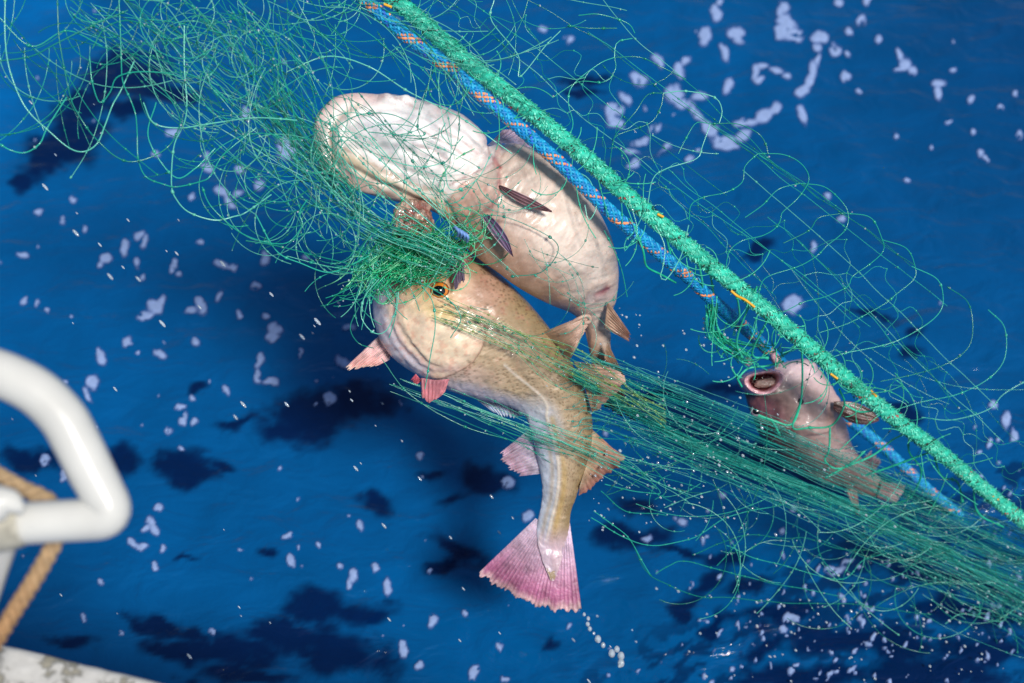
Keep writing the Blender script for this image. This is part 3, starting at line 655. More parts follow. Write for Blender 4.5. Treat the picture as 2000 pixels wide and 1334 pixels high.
for k in range(14):
    cx = rng.uniform(1060, 1140); cy = rng.uniform(780, 960)
    Bd.ridge([(cx - 24, cy - 2), (cx, cy + 4), (cx + 20, cy + 1)], 0.0008, 2.5)
Bd.disp += 0.0022 * fbm(pq / [36, 28], 95, 4) * Bd.fw + 0.0006 * fbm(pq / [8, 7], 97, 3) * Bd.fw
Bd.build("body", M_SIDE, fbx)
# find the surface of body B in front of a pixel
def surf(body, x, y):
    m_ = (body.front > 0.05); d2 = (body.px - x) ** 2 + (body.py - y) ** 2; d2[~m_] = 1e9
    i = int(np.argmin(d2)); return float(proj(body.v[i][None])[2][0])
def make_eye(parent, px, py, d, r, iris, rim, ax=(1, .9, .55)):
    q, f, g = ball_mesh(P(px, py, d), r, ax)
    rr = np.hypot(g[:, 0], g[:, 1]); 
    c = np.where((rr > 0.86)[:, None], rim, iris)
    e = mesh_obj("eye", q, f, M_EYE, parent, col=c)
    q, f, g = ball_mesh(P(px - 1, py + 1, d) - FW * r * ax[2] * 0.50, r * 0.70, (1, .84, .6))
    mesh_obj("pupil", q, f, M_EYE, e, col=np.tile(lin(8, 14, 22), (len(q), 1)))
de = surf(Bd, 860, 567)
make_eye(fbx, 859, 567, de + 0.004, 0.0185, lin(214, 128, 44), lin(110, 66, 34))
fin("tail_fin", [(1046, 1012), (1080, 1030), (1112, 1014)], [(930, 1124), (1000, 1166), (1060, 1192), (1137, 1197)], 2.893, (2.93, 2.90), fbx, lin(204, 184, 204), lin(164, 92, 130), rays=26, rag=9, th=0.004, nu=200, nv=50, raycol=lin(222, 176, 196), rayk=0.25, amp=0.0008, saw=0.05, mat=M_WETFIN, seed=12, edgecol=lin(208, 176, 176))
fin("anal_fin", [(1034, 838), (1046, 880), (1058, 925)], [(980, 882), (976, 906), (1015, 930)], 2.86, 2.90, fbx, lin(206, 194, 212), lin(218, 176, 196), rays=12, rag=8, seed=13, raycol=lin(236, 226, 236))
fin("anal_fin", [(930, 780), (985, 788), (1024, 800)], [(965, 806), (985, 815), (1020, 818)], 2.86, 2.88, fbx, lin(176, 180, 200), lin(206, 216, 236), rays=10, rag=5, seed=14, raycol=lin(236, 240, 250), rayk=0.8, amp=0.004)
fin("dorsal_fin", [(1156, 838), (1150, 890), (1132, 950)], [(1202, 880), (1218, 902), (1130, 972)], 2.85, 2.88, fbx, lin(176, 150, 122), lin(168, 118, 104), rays=15, rag=5, seed=15, raycol=lin(120, 92, 78), rayk=0.55, th=0.003)
fin("dorsal_fin", [(1120, 705), (1140, 750), (1156, 805)], [(1190, 716), (1224, 742), (1170, 800)], 2.80, 2.78, fbx, lin(160, 134, 108), lin(186, 150, 134), rays=12, rag=6, seed=16, raycol=lin(120, 96, 80), rayk=0.45)
fin("dorsal_fin", [(1052, 652), (1085, 672), (1112, 704)], [(1136, 618), (1150, 628), (1132, 668)], 2.77, 2.74, fbx, lin(150, 122, 100), lin(186, 156, 140), rays=11, rag=5, seed=17, bend=0.02, raycol=lin(120, 92, 76), rayk=0.5)
tb = Tubes(); tb.add(crom([P(1100, 642, 2.745), P(1130, 622, 2.73), P(1150, 617, 2.735), P(1152, 628, 2.74), P(1140, 630, 2.735)], 24), np.linspace(0.003, 0.004, 24), lin(190, 160, 144), sides=8)
tb.build("fin_edge", M_FIN, fbx)
fin("pelvic_fin", [(738, 658), (760, 684), (762, 702)], [(668, 724), (692, 722), (735, 716)], 2.80, 2.78, fbx, lin(206, 176, 178), lin(200, 144, 140), rays=9, rag=8, seed=18, raycol=lin(226, 196, 186), rayk=0.7, th=0.004, amp=0.003, edgecol=lin(216, 190, 176))
fin("pelvic_fin", [(822, 738), (850, 742), (878, 740)], [(824, 778), (842, 787), (868, 768)], 2.735, 2.74, fbx, lin(176, 112, 122), lin(190, 120, 128), rays=7, rag=3, seed=19, raycol=lin(206, 140, 146), rayk=0.5, th=0.004, amp=0.002)
fin("pectoral_fin", [(812, 730), (824, 744)], [(802, 742), (812, 752)], 2.745, 2.75, fbx, lin(196, 96, 110), lin(170, 80, 96), rays=4, rag=2, seed=20)
fin("pectoral_fin", [(880, 478), (905, 492)], [(888, 566), (908, 548)], 2.68, 2.665, fbx, lin(110, 94, 108), lin(84, 72, 92), rays=4, rag=6, seed=21, raycol=lin(160, 145, 165), rayk=0.4, th=0.005, amp=0.003)
def flesh(g, k):
    t = sstep(0.85, 1.25, k + 0.1 * fbm(g * 9, 3, 3))[:, None]; return lin(150, 92, 84) * (1 - t) + lin(214, 186, 166) * t
lump("stomach", P(808, 440, 2.668), 0.040, (0.95, 1.15, 0.9), M_FLESH, fbx, flesh, amp=0.20, fr=2.6, n=90)
lump("jaw", P(778, 536, 2.715), 0.034, (1.1, 0.62, 0.7), M_FLESH, fbx, lambda g, k: flesh(g, k) * 1.0 + 0.04, amp=0.16, fr=3.2, n=70, seed=8, rot=-8)
lump("jaw", P(870, 505, 2.74), 0.055, (0.9, 0.75, 0.7), M_FLESH, fbx, lambda g, k: flesh(g, k) * np.array([0.62, 0.55, 0.6]), amp=0.12, fr=2.6, n=70, seed=12)

# ---- fish C: far right, mouth open
fcx = thing("cod_fish", tuple(P(1590, 850, 3.2)), "smaller dark mauve cod with open pink mouth hanging under the green rope at right", "fish")
C3 = Body([(1455,770,1530,708,3.12,.80),(1462,795,1575,702,3.13,.82),(1472,820,1608,730,3.15,.84),(1484,850,1632,780,3.17,.84),(1508,880,1650,826,3.19,.82),(1546,912,1660,862,3.22,.78),(1594,938,1680,892,3.25,.7),
 (1646,952,1700,914,3.27,.6),(1690,968,1722,936,3.29,.45),(1724,974,1742,956,3.30,.25)], nu=160, nv=140, cap0=0.22, k0=10)
C3.fill(lin(158, 132, 128)); C3.col[:, 3] = 0.5
pq = np.stack([C3.px, C3.py], -1)
C3.mix(sstep(0.45, 0.9, C3.across) * 0.8, lin(206, 178, 176), 0.1)  # lit right side, painted into the skin colour
C3.mix(sstep(0.45, 0.15, C3.across) * sstep(0.95, 0.3, C3.u) * 1.0, lin(70, 44, 44), 0.2)  # shaded left side, painted into the skin colour
C3.mix(sstep(0.35, 0.75, C3.u) * 0.5, lin(134, 112, 104), 0.6)
C3.mix(sstep(0.2, 1.2, fbm(pq / [22, 14], 207, 4)) * 0.45, lin(112, 84, 82), 0.6)
C3.stroke([(1618, 730), (1640, 800), (1622, 838), (1578, 848)], 3, lin(96, 66, 66), 0.8)
C3.spot(1560, 725, 60, 26, lin(232, 206, 210), 0.8, 10)
C3.spot(1500, 800, 40, 22, lin(140, 92, 104), 0.8, 40)
C3.spot(1585, 800, 26, 50, lin(214, 184, 180), 0.7, -20)
C3.spot(1520, 790, 12, 18, lin(92, 62, 66), 0.6, 20)
C3.spot(1620, 815, 14, 20, lin(214, 160, 138), 0.5)
C3.stroke([(1600, 700), (1640, 790), (1655, 850)], 7, lin(180, 150, 150), 0.6)
C3.mix(1 - sstep(-0.5, 0.0, C3.front), lin(90, 66, 60), 0.6)
C3.step([(1612, 740), (1636, 800), (1615, 840), (1570, 850)], 0.008, 30, side=1)
C3.ridge([(1570, 740), (1600, 790), (1600, 840)], 0.005, 8); C3.ridge([(1555, 750), (1580, 800), (1570, 835)], -0.005, 7)
C3.disp += 0.004 * fbm(pq / [26, 22], 99, 4) * C3.fw
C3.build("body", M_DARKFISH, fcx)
# mouth ring: thick lips round a hollow, tilted towards the viewer
n1_, n2_ = 60, 40
u_ = np.linspace(0, 1, n2_); a_ = np.arange(n1_) / n1_ * 2 * math.pi
prof_r = np.interp(u_, [0, .12, .28, .42, .55, .7, .85, 1.0], [1.32, 1.28, 1.10, .92, .78, .72, .62, .02])
prof_h = np.interp(u_, [0, .12, .28, .42, .55, .7, .85, 1.0], [-.045, -.012, .008, .006, -.004, -.014, -.022, -.026])
cx_, cy_ = 1491, 744; rot_ = math.radians(-8)
ex = np.cos(a_) * 34; ey = np.sin(a_) * 20 - 3.5 * np.cos(2 * a_)
ex, ey = ex * math.cos(rot_) - ey * math.sin(rot_), ex * math.sin(rot_) + ey * math.cos(rot_)
ncam = -FW
rr_ = prof_r[:, None]
mv = P(cx_ + ex[None] * rr_, cy_ + ey[None] * rr_ + 0 * rr_, np.full((n2_, n1_), 3.052)) + ncam * prof_h[:, None, None]
mv = mv.reshape(-1, 3) + 0.0016 * fbm(np.stack([np.tile(a_ * 5, n2_), np.repeat(u_ * 6, n1_)], -1), 7, 3)[:, None] * ncam
mcol = np.zeros((n2_, n1_, 3))
for i in range(3): mcol[..., i] = np.interp(u_, [0, .25, .42, .58, .75, 1], [lin(196, 150, 160)[i], lin(222, 176, 186)[i], lin(214, 158, 168)[i], lin(176, 96, 100)[i], lin(90, 34, 40)[i], lin(40, 16, 20)[i]])[:, None]
mesh_obj("mouth", mv, gridfaces(n2_, n1_), M_FLESH, fcx, col=mcol.reshape(-1, 3))
lump("tongue", P(1495, 748, 3.062), 0.024, (1.0, 0.40, 0.5), M_FLESH, fcx, lambda g, k: np.tile(lin(214, 180, 168), (len(g), 1)) * 0.62, amp=0.12, n=40, rot=8)
make_eye(fcx, 1562, 783, surf(C3, 1562, 783) + 0.006, 0.014, lin(170, 150, 150), lin(190, 170, 176))
make_eye(fcx, 1478, 802, 3.11, 0.014, lin(200, 196, 206), lin(150, 120, 130))
lump("barbel", P(1462, 706, 3.03), 0.009, (1, 1.1, 1), M_FLESH, fcx, lambda g, k: np.tile(lin(226, 206, 206), (len(g), 1)), amp=0.1, n=24)
lump("barbel", P(1516, 702, 3.04), 0.012, (0.8, 1.4, 1), M_FLESH, fcx, lambda g, k: np.tile(lin(216, 170, 180), (len(g), 1)), amp=0.15, n=30, rot=25)
fin("pectoral_fin", [(1628, 800), (1660, 824), (1690, 829), (1716, 822)], [(1628, 784), (1665, 785), (1700, 800), (1717, 818)], 3.10, 3.10, fcx, lin(96, 58, 56), lin(84, 62, 56), rays=0, rag=3, seed=22, rayk=0.0, lst=0.0006, th=0.003)
fin("dorsal_fin", [(1680, 900), (1706, 922)], [(1702, 880), (1722, 900)], 3.27, 3.28, fcx, lin(150, 124, 124), lin(160, 140, 146), rays=6, rag=4, seed=23)
fin("tail_fin", [(1722, 940), (1712, 972)], [(1770, 948), (1762, 966), (1748, 984)], 3.28, 3.30, fcx, lin(150, 124, 122), lin(166, 136, 140), rays=7, rag=2, seed=24, th=0.005)
fin("anal_fin", [(1648, 948), (1674, 960)], [(1672, 1004), (1680, 1006)], 3.27, 3.28, fcx, lin(160, 130, 126), lin(150, 110, 110), rays=3, rag=1, seed=25)

# ------------------------------------------------------------------ ropes
def path3(pl, n):
    c = crom(np.asarray(pl, float), n); return P(c[:, 0], c[:, 1], c[:, 2])
def evenly(p, step):
    L = np.r_[0, np.cumsum(np.linalg.norm(np.diff(p, axis=0), axis=1))]; n = max(4, int(L[-1] / step))
    s_ = np.linspace(0, L[-1], n); return np.stack([np.interp(s_, L, p[:, i]) for i in range(3)], -1), s_
def frame(p):
    t = np.gradient(p, axis=0); t /= np.linalg.norm(t, axis=1)[:, None]
    a = np.cross(t, -FW); a /= np.linalg.norm(a, axis=1)[:, None]; return t, a, np.cross(a, t)
# green fuzzy rope
gl = [(690,-70,2.62),(745,-22,2.62),(806,28,2.62),(881,94,2.62),(963,161,2.62),(1058,236,2.62),(1152,315,2.63),(1231,387,2.65),(1318,460,2.68),(1381,513,2.71),(1444,563,2.74),(1517,623,2.78),(1596,690,2.83),(1654,740,2.88),(1755,823,2.96),(1856,899,3.04),(1940,971,3.11),(2000,1018,3.16),(2120,1110,3.24)]
gp, gs = evenly(path3(gl, 400), 0.0045)
gr = thing("green_rope", tuple(gp[len(gp) // 2]), "thick fuzzy green rope running diagonally from the top edge to the right edge", "rope")
t, a, b = frame(gp); RG = 0.0145; GRN = lin(40, 184, 156); GRL = lin(124, 236, 206)
for k in range(3):
    ph = gs / 0.062 * 2 * math.pi + k * 2 * math.pi / 3
    q = gp + (np.cos(ph)[:, None] * a + np.sin(ph)[:, None] * b) * RG * 0.5
    T_ = Tubes(); rad = RG * 0.62 * (1 + 0.08 * noise(np.stack([gs * 90, gs * 0 + k], -1), k))
    cc = GRN * (1 + 0.15 * noise(np.stack([gs * 60, gs * 0 + k * 3], -1), k + 5))[:, None]
    T_.add(q, rad, cc, sides=12); T_.build("rope_strand", M_GROPE, gr)
nf = 21000
si = rng.integers(2, len(gp) - 3, nf); ang = rng.uniform(0, 2 * math.pi, nf)
base = gp[si] + (np.cos(ang)[:, None] * a[si] + np.sin(ang)[:, None] * b[si]) * RG * rng.uniform(0.80, 1.08, nf)[:, None]
rad_ = (np.cos(ang)[:, None] * a[si] + np.sin(ang)[:, None] * b[si])
along = t[si] * rng.normal(0.75, 0.75, nf)[:, None] + np.cross(t[si], rad_) * rng.normal(0.6, 0.6, nf)[:, None]
ln_ = rng.uniform(0.0028, 0.0068, nf)[:, None]
d1_ = along / (np.linalg.norm(along, axis=1)[:, None] + 1e-6)
tipm = base + d1_ * ln_ * 0.6 + rad_ * ln_ * 0.30; tipe = base + d1_ * ln_ * 1.05 + rad_ * ln_ * rng.uniform(0.1, 0.9, nf)[:, None]
sdv = np.cross(d1_, rad_); sdv /= np.linalg.norm(sdv, axis=1)[:, None] + 1e-6; wd2 = rng.uniform(0.0006, 0.0016, nf)[:, None]
fv_ = np.stack([base - sdv * wd2, base + sdv * wd2, tipm + sdv * wd2 * 0.9, tipm - sdv * wd2 * 0.9, tipe + sdv * wd2 * 0.2, tipe - sdv * wd2 * 0.2], 1).reshape(-1, 3)
i0 = np.arange(nf)[:, None] * 6
ffc = np.vstack([i0 + [0, 1, 2, 3], i0 + [3, 2, 4, 5]])
mixk = rng.random(nf)[:, None]; fcol = GRN * (1 - mixk) + GRL * mixk
# dark and red tracer yarns twisted round the rope
tr = np.cos(gs[si] / 0.085 * 2 * math.pi - ang); dark_ = (tr > 0.94) & (rng.random(nf) < 0.75)
fcol[dark_] = lin(38, 56, 52)
tr2 = np.cos(gs[si] / 0.085 * 2 * math.pi - ang + 2.6); red_ = (tr2 > 0.985) & (noise(np.stack([gs[si] * 18, gs[si] * 0], -1), 3) > 0.45)
fcol[red_] = lin(176, 46, 52)
mesh_obj("rope_fuzz", fv_, ffc, M_GROPE, gr, col=np.repeat(fcol, 6, 0), kind='stuff', smooth=False)
for pl in ([(1428, 568, 2.69), (1440, 578, 2.69), (1456, 586, 2.70), (1474, 600, 2.70)], [(1100, 322, 2.62), (1140, 352, 2.62), (1178, 388, 2.63)], [(1622, 730, 2.83), (1636, 740, 2.83)], [(750, 8, 2.57), (765, 14, 2.57)],
           [(1284, 418, 2.65), (1296, 424, 2.65)], [(1700, 762, 2.9), (1712, 775, 2.9)], [(1938, 968, 3.09), (1950, 976, 3.1)]):
    p_ = path3(pl, 14); yl = Tubes(); yl.add(p_, np.full(14, 0.0026) , lin(226, 170, 40), sides=6)
    yl.build("yellow_yarn", M_TWINE, gr)
# blue braided rope
bl_ = [(660,-50,2.60),(705,-8,2.60),(759,41,2.60),(812,84,2.60),(869,126,2.60),(963,205,2.60),(1036,268,2.60),(1099,324,2.60),(1184,406,2.62),(1247,460,2.66),(1307,510,2.70),(1355,550,2.75),(1386,581,2.79),(1428,618,2.88),(1465,650,2.98),(1500,684,3.16),(1540,722,3.34),(1600,775,3.36),(1670,829,3.37),(1721,870,3.38),(1782,927,3.40),(1822,964,3.42),(1856,991,3.45),(1900,1030,3.52)]
bp_, bs = evenly(path3(bl_, 400), 0.0028)
br = thing("blue_rope", tuple(bp_[len(bp_) // 2]), "blue braided rope with orange flecks running beside the green rope", "rope")
t, a, b = frame(bp_); RB = 0.0114; pitch = 0.086
T_ = Tubes(); T_.add(bp_, RB * 0.84, lin(20, 104, 190), sides=12); T_.build("rope_core", M_BROPE, br)
for sgn in (-1, 1):
    for k in range(8):
        ph = sgn * bs / pitch * 2 * math.pi + k * math.pi / 4 + (0.2 if sgn > 0 else 0)
        over = np.sin(bs / pitch * 2 * math.pi * 4 * 2 + k * math.pi * 1.0 + (0 if sgn > 0 else math.pi))
        r_ = RB * (0.86 + 0.09 * over)
        q = bp_ + (np.cos(ph)[:, None] * a + np.sin(ph)[:, None] * b) * r_[:, None]
        base_c = lin(4, 126, 190) if k % 2 else lin(22, 160, 206)
        if sgn > 0 and k in (0, 1, 2): base_c = lin(236, 152, 100)
        if sgn < 0 and k == 5: base_c = lin(40, 90, 200)
        base_c = np.tile(base_c, (len(bs), 1)) * (1 + 0.12 * noise(np.stack([bs * 160, bs * 0 + k], -1), 40 + k))[:, None]
        if base_c[0, 0] > base_c[0, 2]:
            sel = noise(np.stack([bs * 55, bs * 0 + k * 3.3], -1), 51) < -0.12; base_c[sel] = lin(10, 130, 196)
        T_ = Tubes(); T_.add(q, RB * 0.27, base_c, sides=6); T_.build("rope_yarn", M_BROPE, br)

# ------------------------------------------------------------------ the net
net = thing("gill_net", tuple(P(1000, 600, 2.7)), "green nylon gill net wrapped round the fish and streaming to the lower right", "fishing net")
TE = [lin(28, 162, 138), lin(46, 182, 156), lin(16, 136, 116), lin(98, 202, 178)]
GR = [lin(24, 176, 116), lin(44, 196, 134), lin(14, 150, 100), lin(110, 216, 160)]
DROPS = Tubes(); WH = np.array([0.66, 0.76, 0.84])
def knots(T, pts, every, col, r=0.0019, jitter=0.5, drop=0.25):
    L = np.r_[0, np.cumsum(np.linalg.norm(np.diff(pts, axis=0), axis=1))]; s_ = rng.uniform(0, every)
    while s_ < L[-1]:
        c = np.array([np.interp(s_, L, pts[:, i]) for i in range(3)]); i = min(np.searchsorted(L, s_), len(pts) - 2)
        T.ball(c, r * rng.uniform(0.8, 1.25), col * 0.9, ax=pts[i + 1] - pts[i] + 1e-6, stretch=1.35)
        if rng.random() < drop:
            DROPS.ball(c + rng.normal(0, 0.0015, 3), rng.uniform(0.0010, 0.0022), WH)
        s_ += every * rng.uniform(1 - jitter, 1 + jitter)
def strand(T, pl, r=0.0010, col=None, n=None, kn=0.07, noise_px=0.0, sides=5, drop=0.2, kr=0.0021):
    pl = np.asarray(pl, float)
    L = np.linalg.norm(np.diff(pl[:, :2], axis=0), axis=1).sum(); n = n or int(max(8, L / 7))
    c = crom(pl, n)
    if noise_px:
        s_ = np.linspace(0, L, n); sd2 = rng.integers(0, 9999)
        c[:, 0] += noise_px * noise(np.stack([s_ / 60, s_ * 0 + 0.5], -1), sd2); c[:, 1] += noise_px * noise(np.stack([s_ / 60, s_ * 0 + 7.5], -1), sd2)
        c[:, 2] += 0.0012 * noise_px * noise(np.stack([s_ / 90, s_ * 0 + 3.5], -1), sd2)
    p = P(c[:, 0], c[:, 1], c[:, 2])
    col = TE[rng.integers(0, 4)] if col is None else col
    T.add(p, r, col, sides=sides)
    if kn: knots(T, p, kn, col, r=kr, drop=drop)
    return p
def wander(T, x, y, d, head, length, curv, cvar, r=0.0009, col=None, pull=0.0, kn=0.09, drop=0.15, dvar=0.0006, bend_to=None):
    n = int(length / 8); pts = []; c = curv; dd = d; tgt = rng.normal(0, 0.03)
    for i in range(n):
        pts.append((x, y, dd)); x += 8 * math.cos(head); y += 8 * math.sin(head)
        c += rng.normal(0, cvar); c += (curv - c) * 0.1; head += c * 8; dd += rng.normal(0, dvar) + tgt * 0.004
        if pull: 
            dh_ = (pull - head + math.pi) % (2 * math.pi) - math.pi; head += 0.02 * dh_
    pts = np.array(pts)
    p = P(pts[:, 0], pts[:, 1], pts[:, 2]); col = TE[rng.integers(0, 4)] if col is None else col
    T.add(p, r, col, sides=4)
    if kn: knots(T, p, kn, col, drop=drop)

# individually visible loops, traced
LOOPS = [
 [(10,-10,2.36),(10,75,2.36),(20,140,2.36),(50,210,2.37),(100,260,2.38),(137,290,2.39),(165,296,2.4),(190,280,2.4),(205,245,2.41),(220,205,2.42),(237,175,2.42),(262,120,2.43)],
 [(112,-10,2.38),(115,70,2.38),(127,140,2.38),(133,170,2.38),(143,205,2.39),(170,250,2.4),(193,277,2.4),(225,305,2.41),(257,316,2.42),(300,305,2.43),(330,285,2.44),(345,260,2.44),(352,235,2.45),(340,205,2.45),(318,172,2.45)],
 [(232,-10,2.40),(235,60,2.4),(237,120,2.4),(240,160,2.41),(255,195,2.42),(265,225,2.42),(268,262,2.43),(270,310,2.43),(285,345,2.44),(320,360,2.44),(345,365,2.45),(390,355,2.45),(410,345,2.45),(430,310,2.46),(450,290,2.46),(500,250,2.47)],
 [(360,50,2.42),(360,130,2.42),(365,200,2.42),(360,240,2.43),(340,285,2.44),(335,360,2.45),(345,390,2.46),(370,415,2.47),(420,430,2.48),(460,422,2.49),(480,415,2.5),(530,380,2.5)],
 [(395,365,2.46),(410,400,2.47),(450,440,2.48),(485,462,2.5),(530,475,2.52),(565,472,2.54),(590,440,2.54),(585,415,2.54),(600,390,2.55)],
 [(-10,275,2.36),(20,293,2.36),(50,298,2.37),(78,280,2.37),(92,250,2.38),(130,190,2.38)],
 [(500,420,2.5),(540,490,2.52),(590,515,2.54),(640,532,2.56),(680,520,2.58),(720,500,2.6)],
 [(480,470,2.48),(540,480,2.5),(620,500,2.54),(700,520,2.58)],
 [(175,110,2.40),(180,160,2.4),(195,200,2.41),(215,180,2.41),(230,150,2.4),(280,140,2.4),(350,150,2.41),(390,190,2.42)],
 [(180,95,2.4),(205,55,2.4),(250,40,2.4),(300,60,2.4),(330,100,2.41)],
 [(-10,120,2.37),(60,110,2.38),(110,85,2.38),(180,50,2.39),(250,20,2.4)],
 [(280,200,2.43),(300,240,2.44),(350,250,2.45),(420,240,2.46),(500,230,2.47),(580,235,2.5)],
 [(305,200,2.43),(290,270,2.45),(340,345,2.46),(380,330,2.46),(420,290,2.47)],
 [(-10,25,2.36),(60,90,2.38),(130,60,2.39),(200,90,2.4)],
 # over the throat of the upper cod
 [(640,260,2.58),(700,225,2.575),(770,225,2.57),(830,262,2.57),(790,264,2.57),(720,258,2.57)],
 [(815,252,2.57),(820,210,2.575),(838,160,2.58),(850,130,2.59)],[(815,252,2.57),(840,300,2.57),(868,318,2.57),(892,280,2.57),(898,225,2.575)],
 [(868,318,2.57),(820,326,2.57),(760,310,2.57),(720,270,2.57)],[(868,318,2.57),(880,370,2.58),(930,352,2.59),(960,300,2.6)],
 [(930,352,2.59),(900,390,2.59),(870,400,2.59)],[(930,352,2.59),(945,380,2.59),(975,400,2.59),(980,380,2.6)],
 [(655,230,2.58),(740,310,2.57),(830,390,2.57),(900,450,2.59)],[(640,240,2.58),(720,330,2.57),(800,400,2.57),(880,470,2.59)],[(680,190,2.6),(720,260,2.58),(790,340,2.57),(870,420,2.58)],
 [(700,180,2.6),(780,280,2.57),(860,390,2.58)],[(625,275,2.6),(690,330,2.59),(760,395,2.58),(840,450,2.6)],[(850,340,2.575),(868,355,2.575),(862,375,2.575),(845,365,2.575),(850,345,2.575)],
 [(870,240,2.58),(862,262,2.58),(885,285,2.58),(905,265,2.58)],[(560,140,2.52),(640,110,2.54),(720,130,2.57),(800,180,2.58),(900,230,2.59),(1000,300,2.6)],
 [(900,440,2.6),(960,420,2.6),(1030,440,2.61),(1090,480,2.62),(1060,530,2.63),(1000,540,2.63)],
 [(1110,330,2.62),(1150,350,2.61),(1165,400,2.61),(1150,430,2.61),(1142,400,2.61)],[(1180,450,2.63),(1200,490,2.64),(1215,530,2.66),(1225,580,2.68)],
 # left of the lower cod's face
 [(740,545,2.6),(712,580,2.6),(706,620,2.6),(730,650,2.6),(755,645,2.6),(775,600,2.6),(778,570,2.6)],[(700,600,2.62),(684,640,2.62),(700,670,2.63),(730,680,2.63)],
 [(825,560,2.6),(845,590,2.59),(850,640,2.59),(840,700,2.6),(830,760,2.62)],[(775,570,2.6),(772,620,2.6),(760,660,2.6)],
 [(812,548,2.6),(870,580,2.59),(900,620,2.59),(880,660,2.6)],[(720,530,2.58),(640,520,2.56),(560,500,2.54)],[(745,700,2.7),(800,770,2.71),(900,830,2.72),(1000,860,2.74),(1120,890,2.8)],
 # free monofilament in front of the ropes
 [(1225,380,2.5),(1245,450,2.5),(1228,480,2.5),(1220,490,2.5),(1222,470,2.5),(1240,450,2.5),(1265,400,2.5)],[(1280,440,2.52),(1298,480,2.52),(1295,520,2.52),(1290,540,2.52),(1302,545,2.52),(1330,500,2.53),(1345,440,2.55)],
 # scalloped outer edge beyond the ropes
 [(1130,30,2.62),(1170,28,2.62),(1225,45,2.63),(1240,65,2.63)],[(1095,60,2.62),(1065,90,2.62),(1015,150,2.62),(1012,108,2.62),(960,40,2.62),(965,0,2.62)],
 [(1200,112,2.64),(1202,135,2.64),(1180,160,2.64),(1130,160,2.64),(1080,190,2.63)],[(1200,112,2.64),(1170,125,2.64),(1120,165,2.63),(1110,200,2.63),(1118,250,2.62),(1080,300,2.6)],
 [(1200,112,2.64),(1250,112,2.65),(1290,130,2.65),(1340,155,2.66)],[(1200,112,2.64),(1202,90,2.64),(1210,80,2.64),(1235,75,2.64)],
 [(1108,50,2.62),(1150,55,2.62),(1205,55,2.63)],[(1296,182,2.66),(1265,185,2.66),(1240,220,2.66),(1205,260,2.65),(1196,285,2.64),(1190,330,2.63)],
 [(1296,182,2.66),(1340,178,2.67),(1395,190,2.68),(1410,215,2.68),(1405,240,2.68)],[(1296,182,2.66),(1290,210,2.66),(1270,240,2.66),(1210,262,2.65),(1196,275,2.65)],
 [(1387,242,2.68),(1360,240,2.68),(1340,270,2.68),(1325,300,2.68)],[(1387,242,2.68),(1372,285,2.68),(1360,310,2.68),(1300,330,2.67),(1275,350,2.66),(1265,400,2.65)],
 [(1387,242,2.68),(1440,242,2.69),(1480,260,2.7),(1495,280,2.7),(1500,300,2.7)],
 [(1480,300,2.70),(1530,302,2.71),(1565,320,2.72),(1580,350,2.73),(1560,385,2.72),(1528,415,2.72),(1525,428,2.72),(1515,445,2.71),(1490,460,2.70),(1450,470,2.69),(1425,490,2.69),(1418,520,2.68)],
 [(1480,300,2.70),(1455,325,2.70),(1450,355,2.70),(1420,375,2.69),(1375,385,2.69),(1350,400,2.68),(1346,430,2.67)],
 [(1562,358,2.73),(1610,365,2.74),(1645,395,2.75),(1657,420,2.75),(1650,450,2.75),(1615,480,2.74),(1595,500,2.74),(1560,520,2.73),(1500,540,2.72),(1485,560,2.71),(1480,590,2.71)],
 [(1562,358,2.73),(1520,370,2.73),(1490,400,2.72),(1455,425,2.71)],
 [(1650,416,2.75),(1700,425,2.76),(1722,465,2.77),(1725,490,2.78),(1700,515,2.77),(1665,540,2.77),(1655,560,2.76),(1610,580,2.75),(1570,590,2.74),(1530,610,2.74)],
 [(1650,416,2.75),(1600,425,2.75),(1580,450,2.74),(1530,475,2.73)],
 [(1722,468,2.78),(1770,485,2.79),(1787,520,2.80),(1785,545,2.8),(1750,575,2.8),(1725,595,2.8),(1660,630,2.8),(1600,650,2.8)],
 [(1780,520,2.82),(1830,545,2.84),(1842,580,2.85),(1835,610,2.85),(1800,640,2.84),(1740,670,2.84),(1650,690,2.83),(1620,700,2.83)],
 [(1850,560,2.88),(1890,590,2.9),(1900,640,2.9),(1890,680,2.9),(1850,710,2.9),(1790,730,2.89),(1720,745,2.88)],
 [(1930,605,2.94),(1962,640,2.95),(1962,700,2.95),(1930,740,2.95),(1870,770,2.94),(1800,785,2.93),(1750,800,2.93)],
 [(2010,740,3.0),(1960,770,3.0),(1930,800,3.0),(1860,820,2.98),(1800,815,2.97)],
]
for pl in LOOPS:
    T = Tubes(); strand(T, pl, r=0.00115 if pl[0][0] < 600 else 0.00095, kn=0.085, drop=0.35, kr=0.0026, n=None)
    T.build("strand", M_NYLOOP, net)
# straight long lines of the panel behind / beyond the ropes
T = Tubes()
for (x0, y0, x1, y1) in [(1168,-10,1330,150),(1330,150,1600,390),(1020,-10,1310,195),(1310,195,1560,360),(1150,60,1520,330),(900,-10,1200,215),(1200,215,1420,385),(840,-20,1010,110),(1010,110,1270,330),(1270,330,1700,640),(1350,200,1790,520),(1390,240,1850,600),
                         (1450,330,1950,800),(1300,330,1680,640),(1250,320,1500,560),(1480,300,1650,415),(1560,358,1780,520),(780,-10,900,80),(1560,470,1900,830),(1650,560,1960,860),(1500,420,1760,690)]:
    dm = lambda x: 2.62 + max(0, x - 1100) / 900 * 0.33
    strand(T, [(x0, y0, dm(x0)), ((x0 + x1) / 2 + rng.normal(0, 5), (y0 + y1) / 2 + rng.normal(0, 5), dm((x0 + x1) / 2)), (x1, y1, dm(x1))], r=0.0007, kn=0.12, noise_px=5)
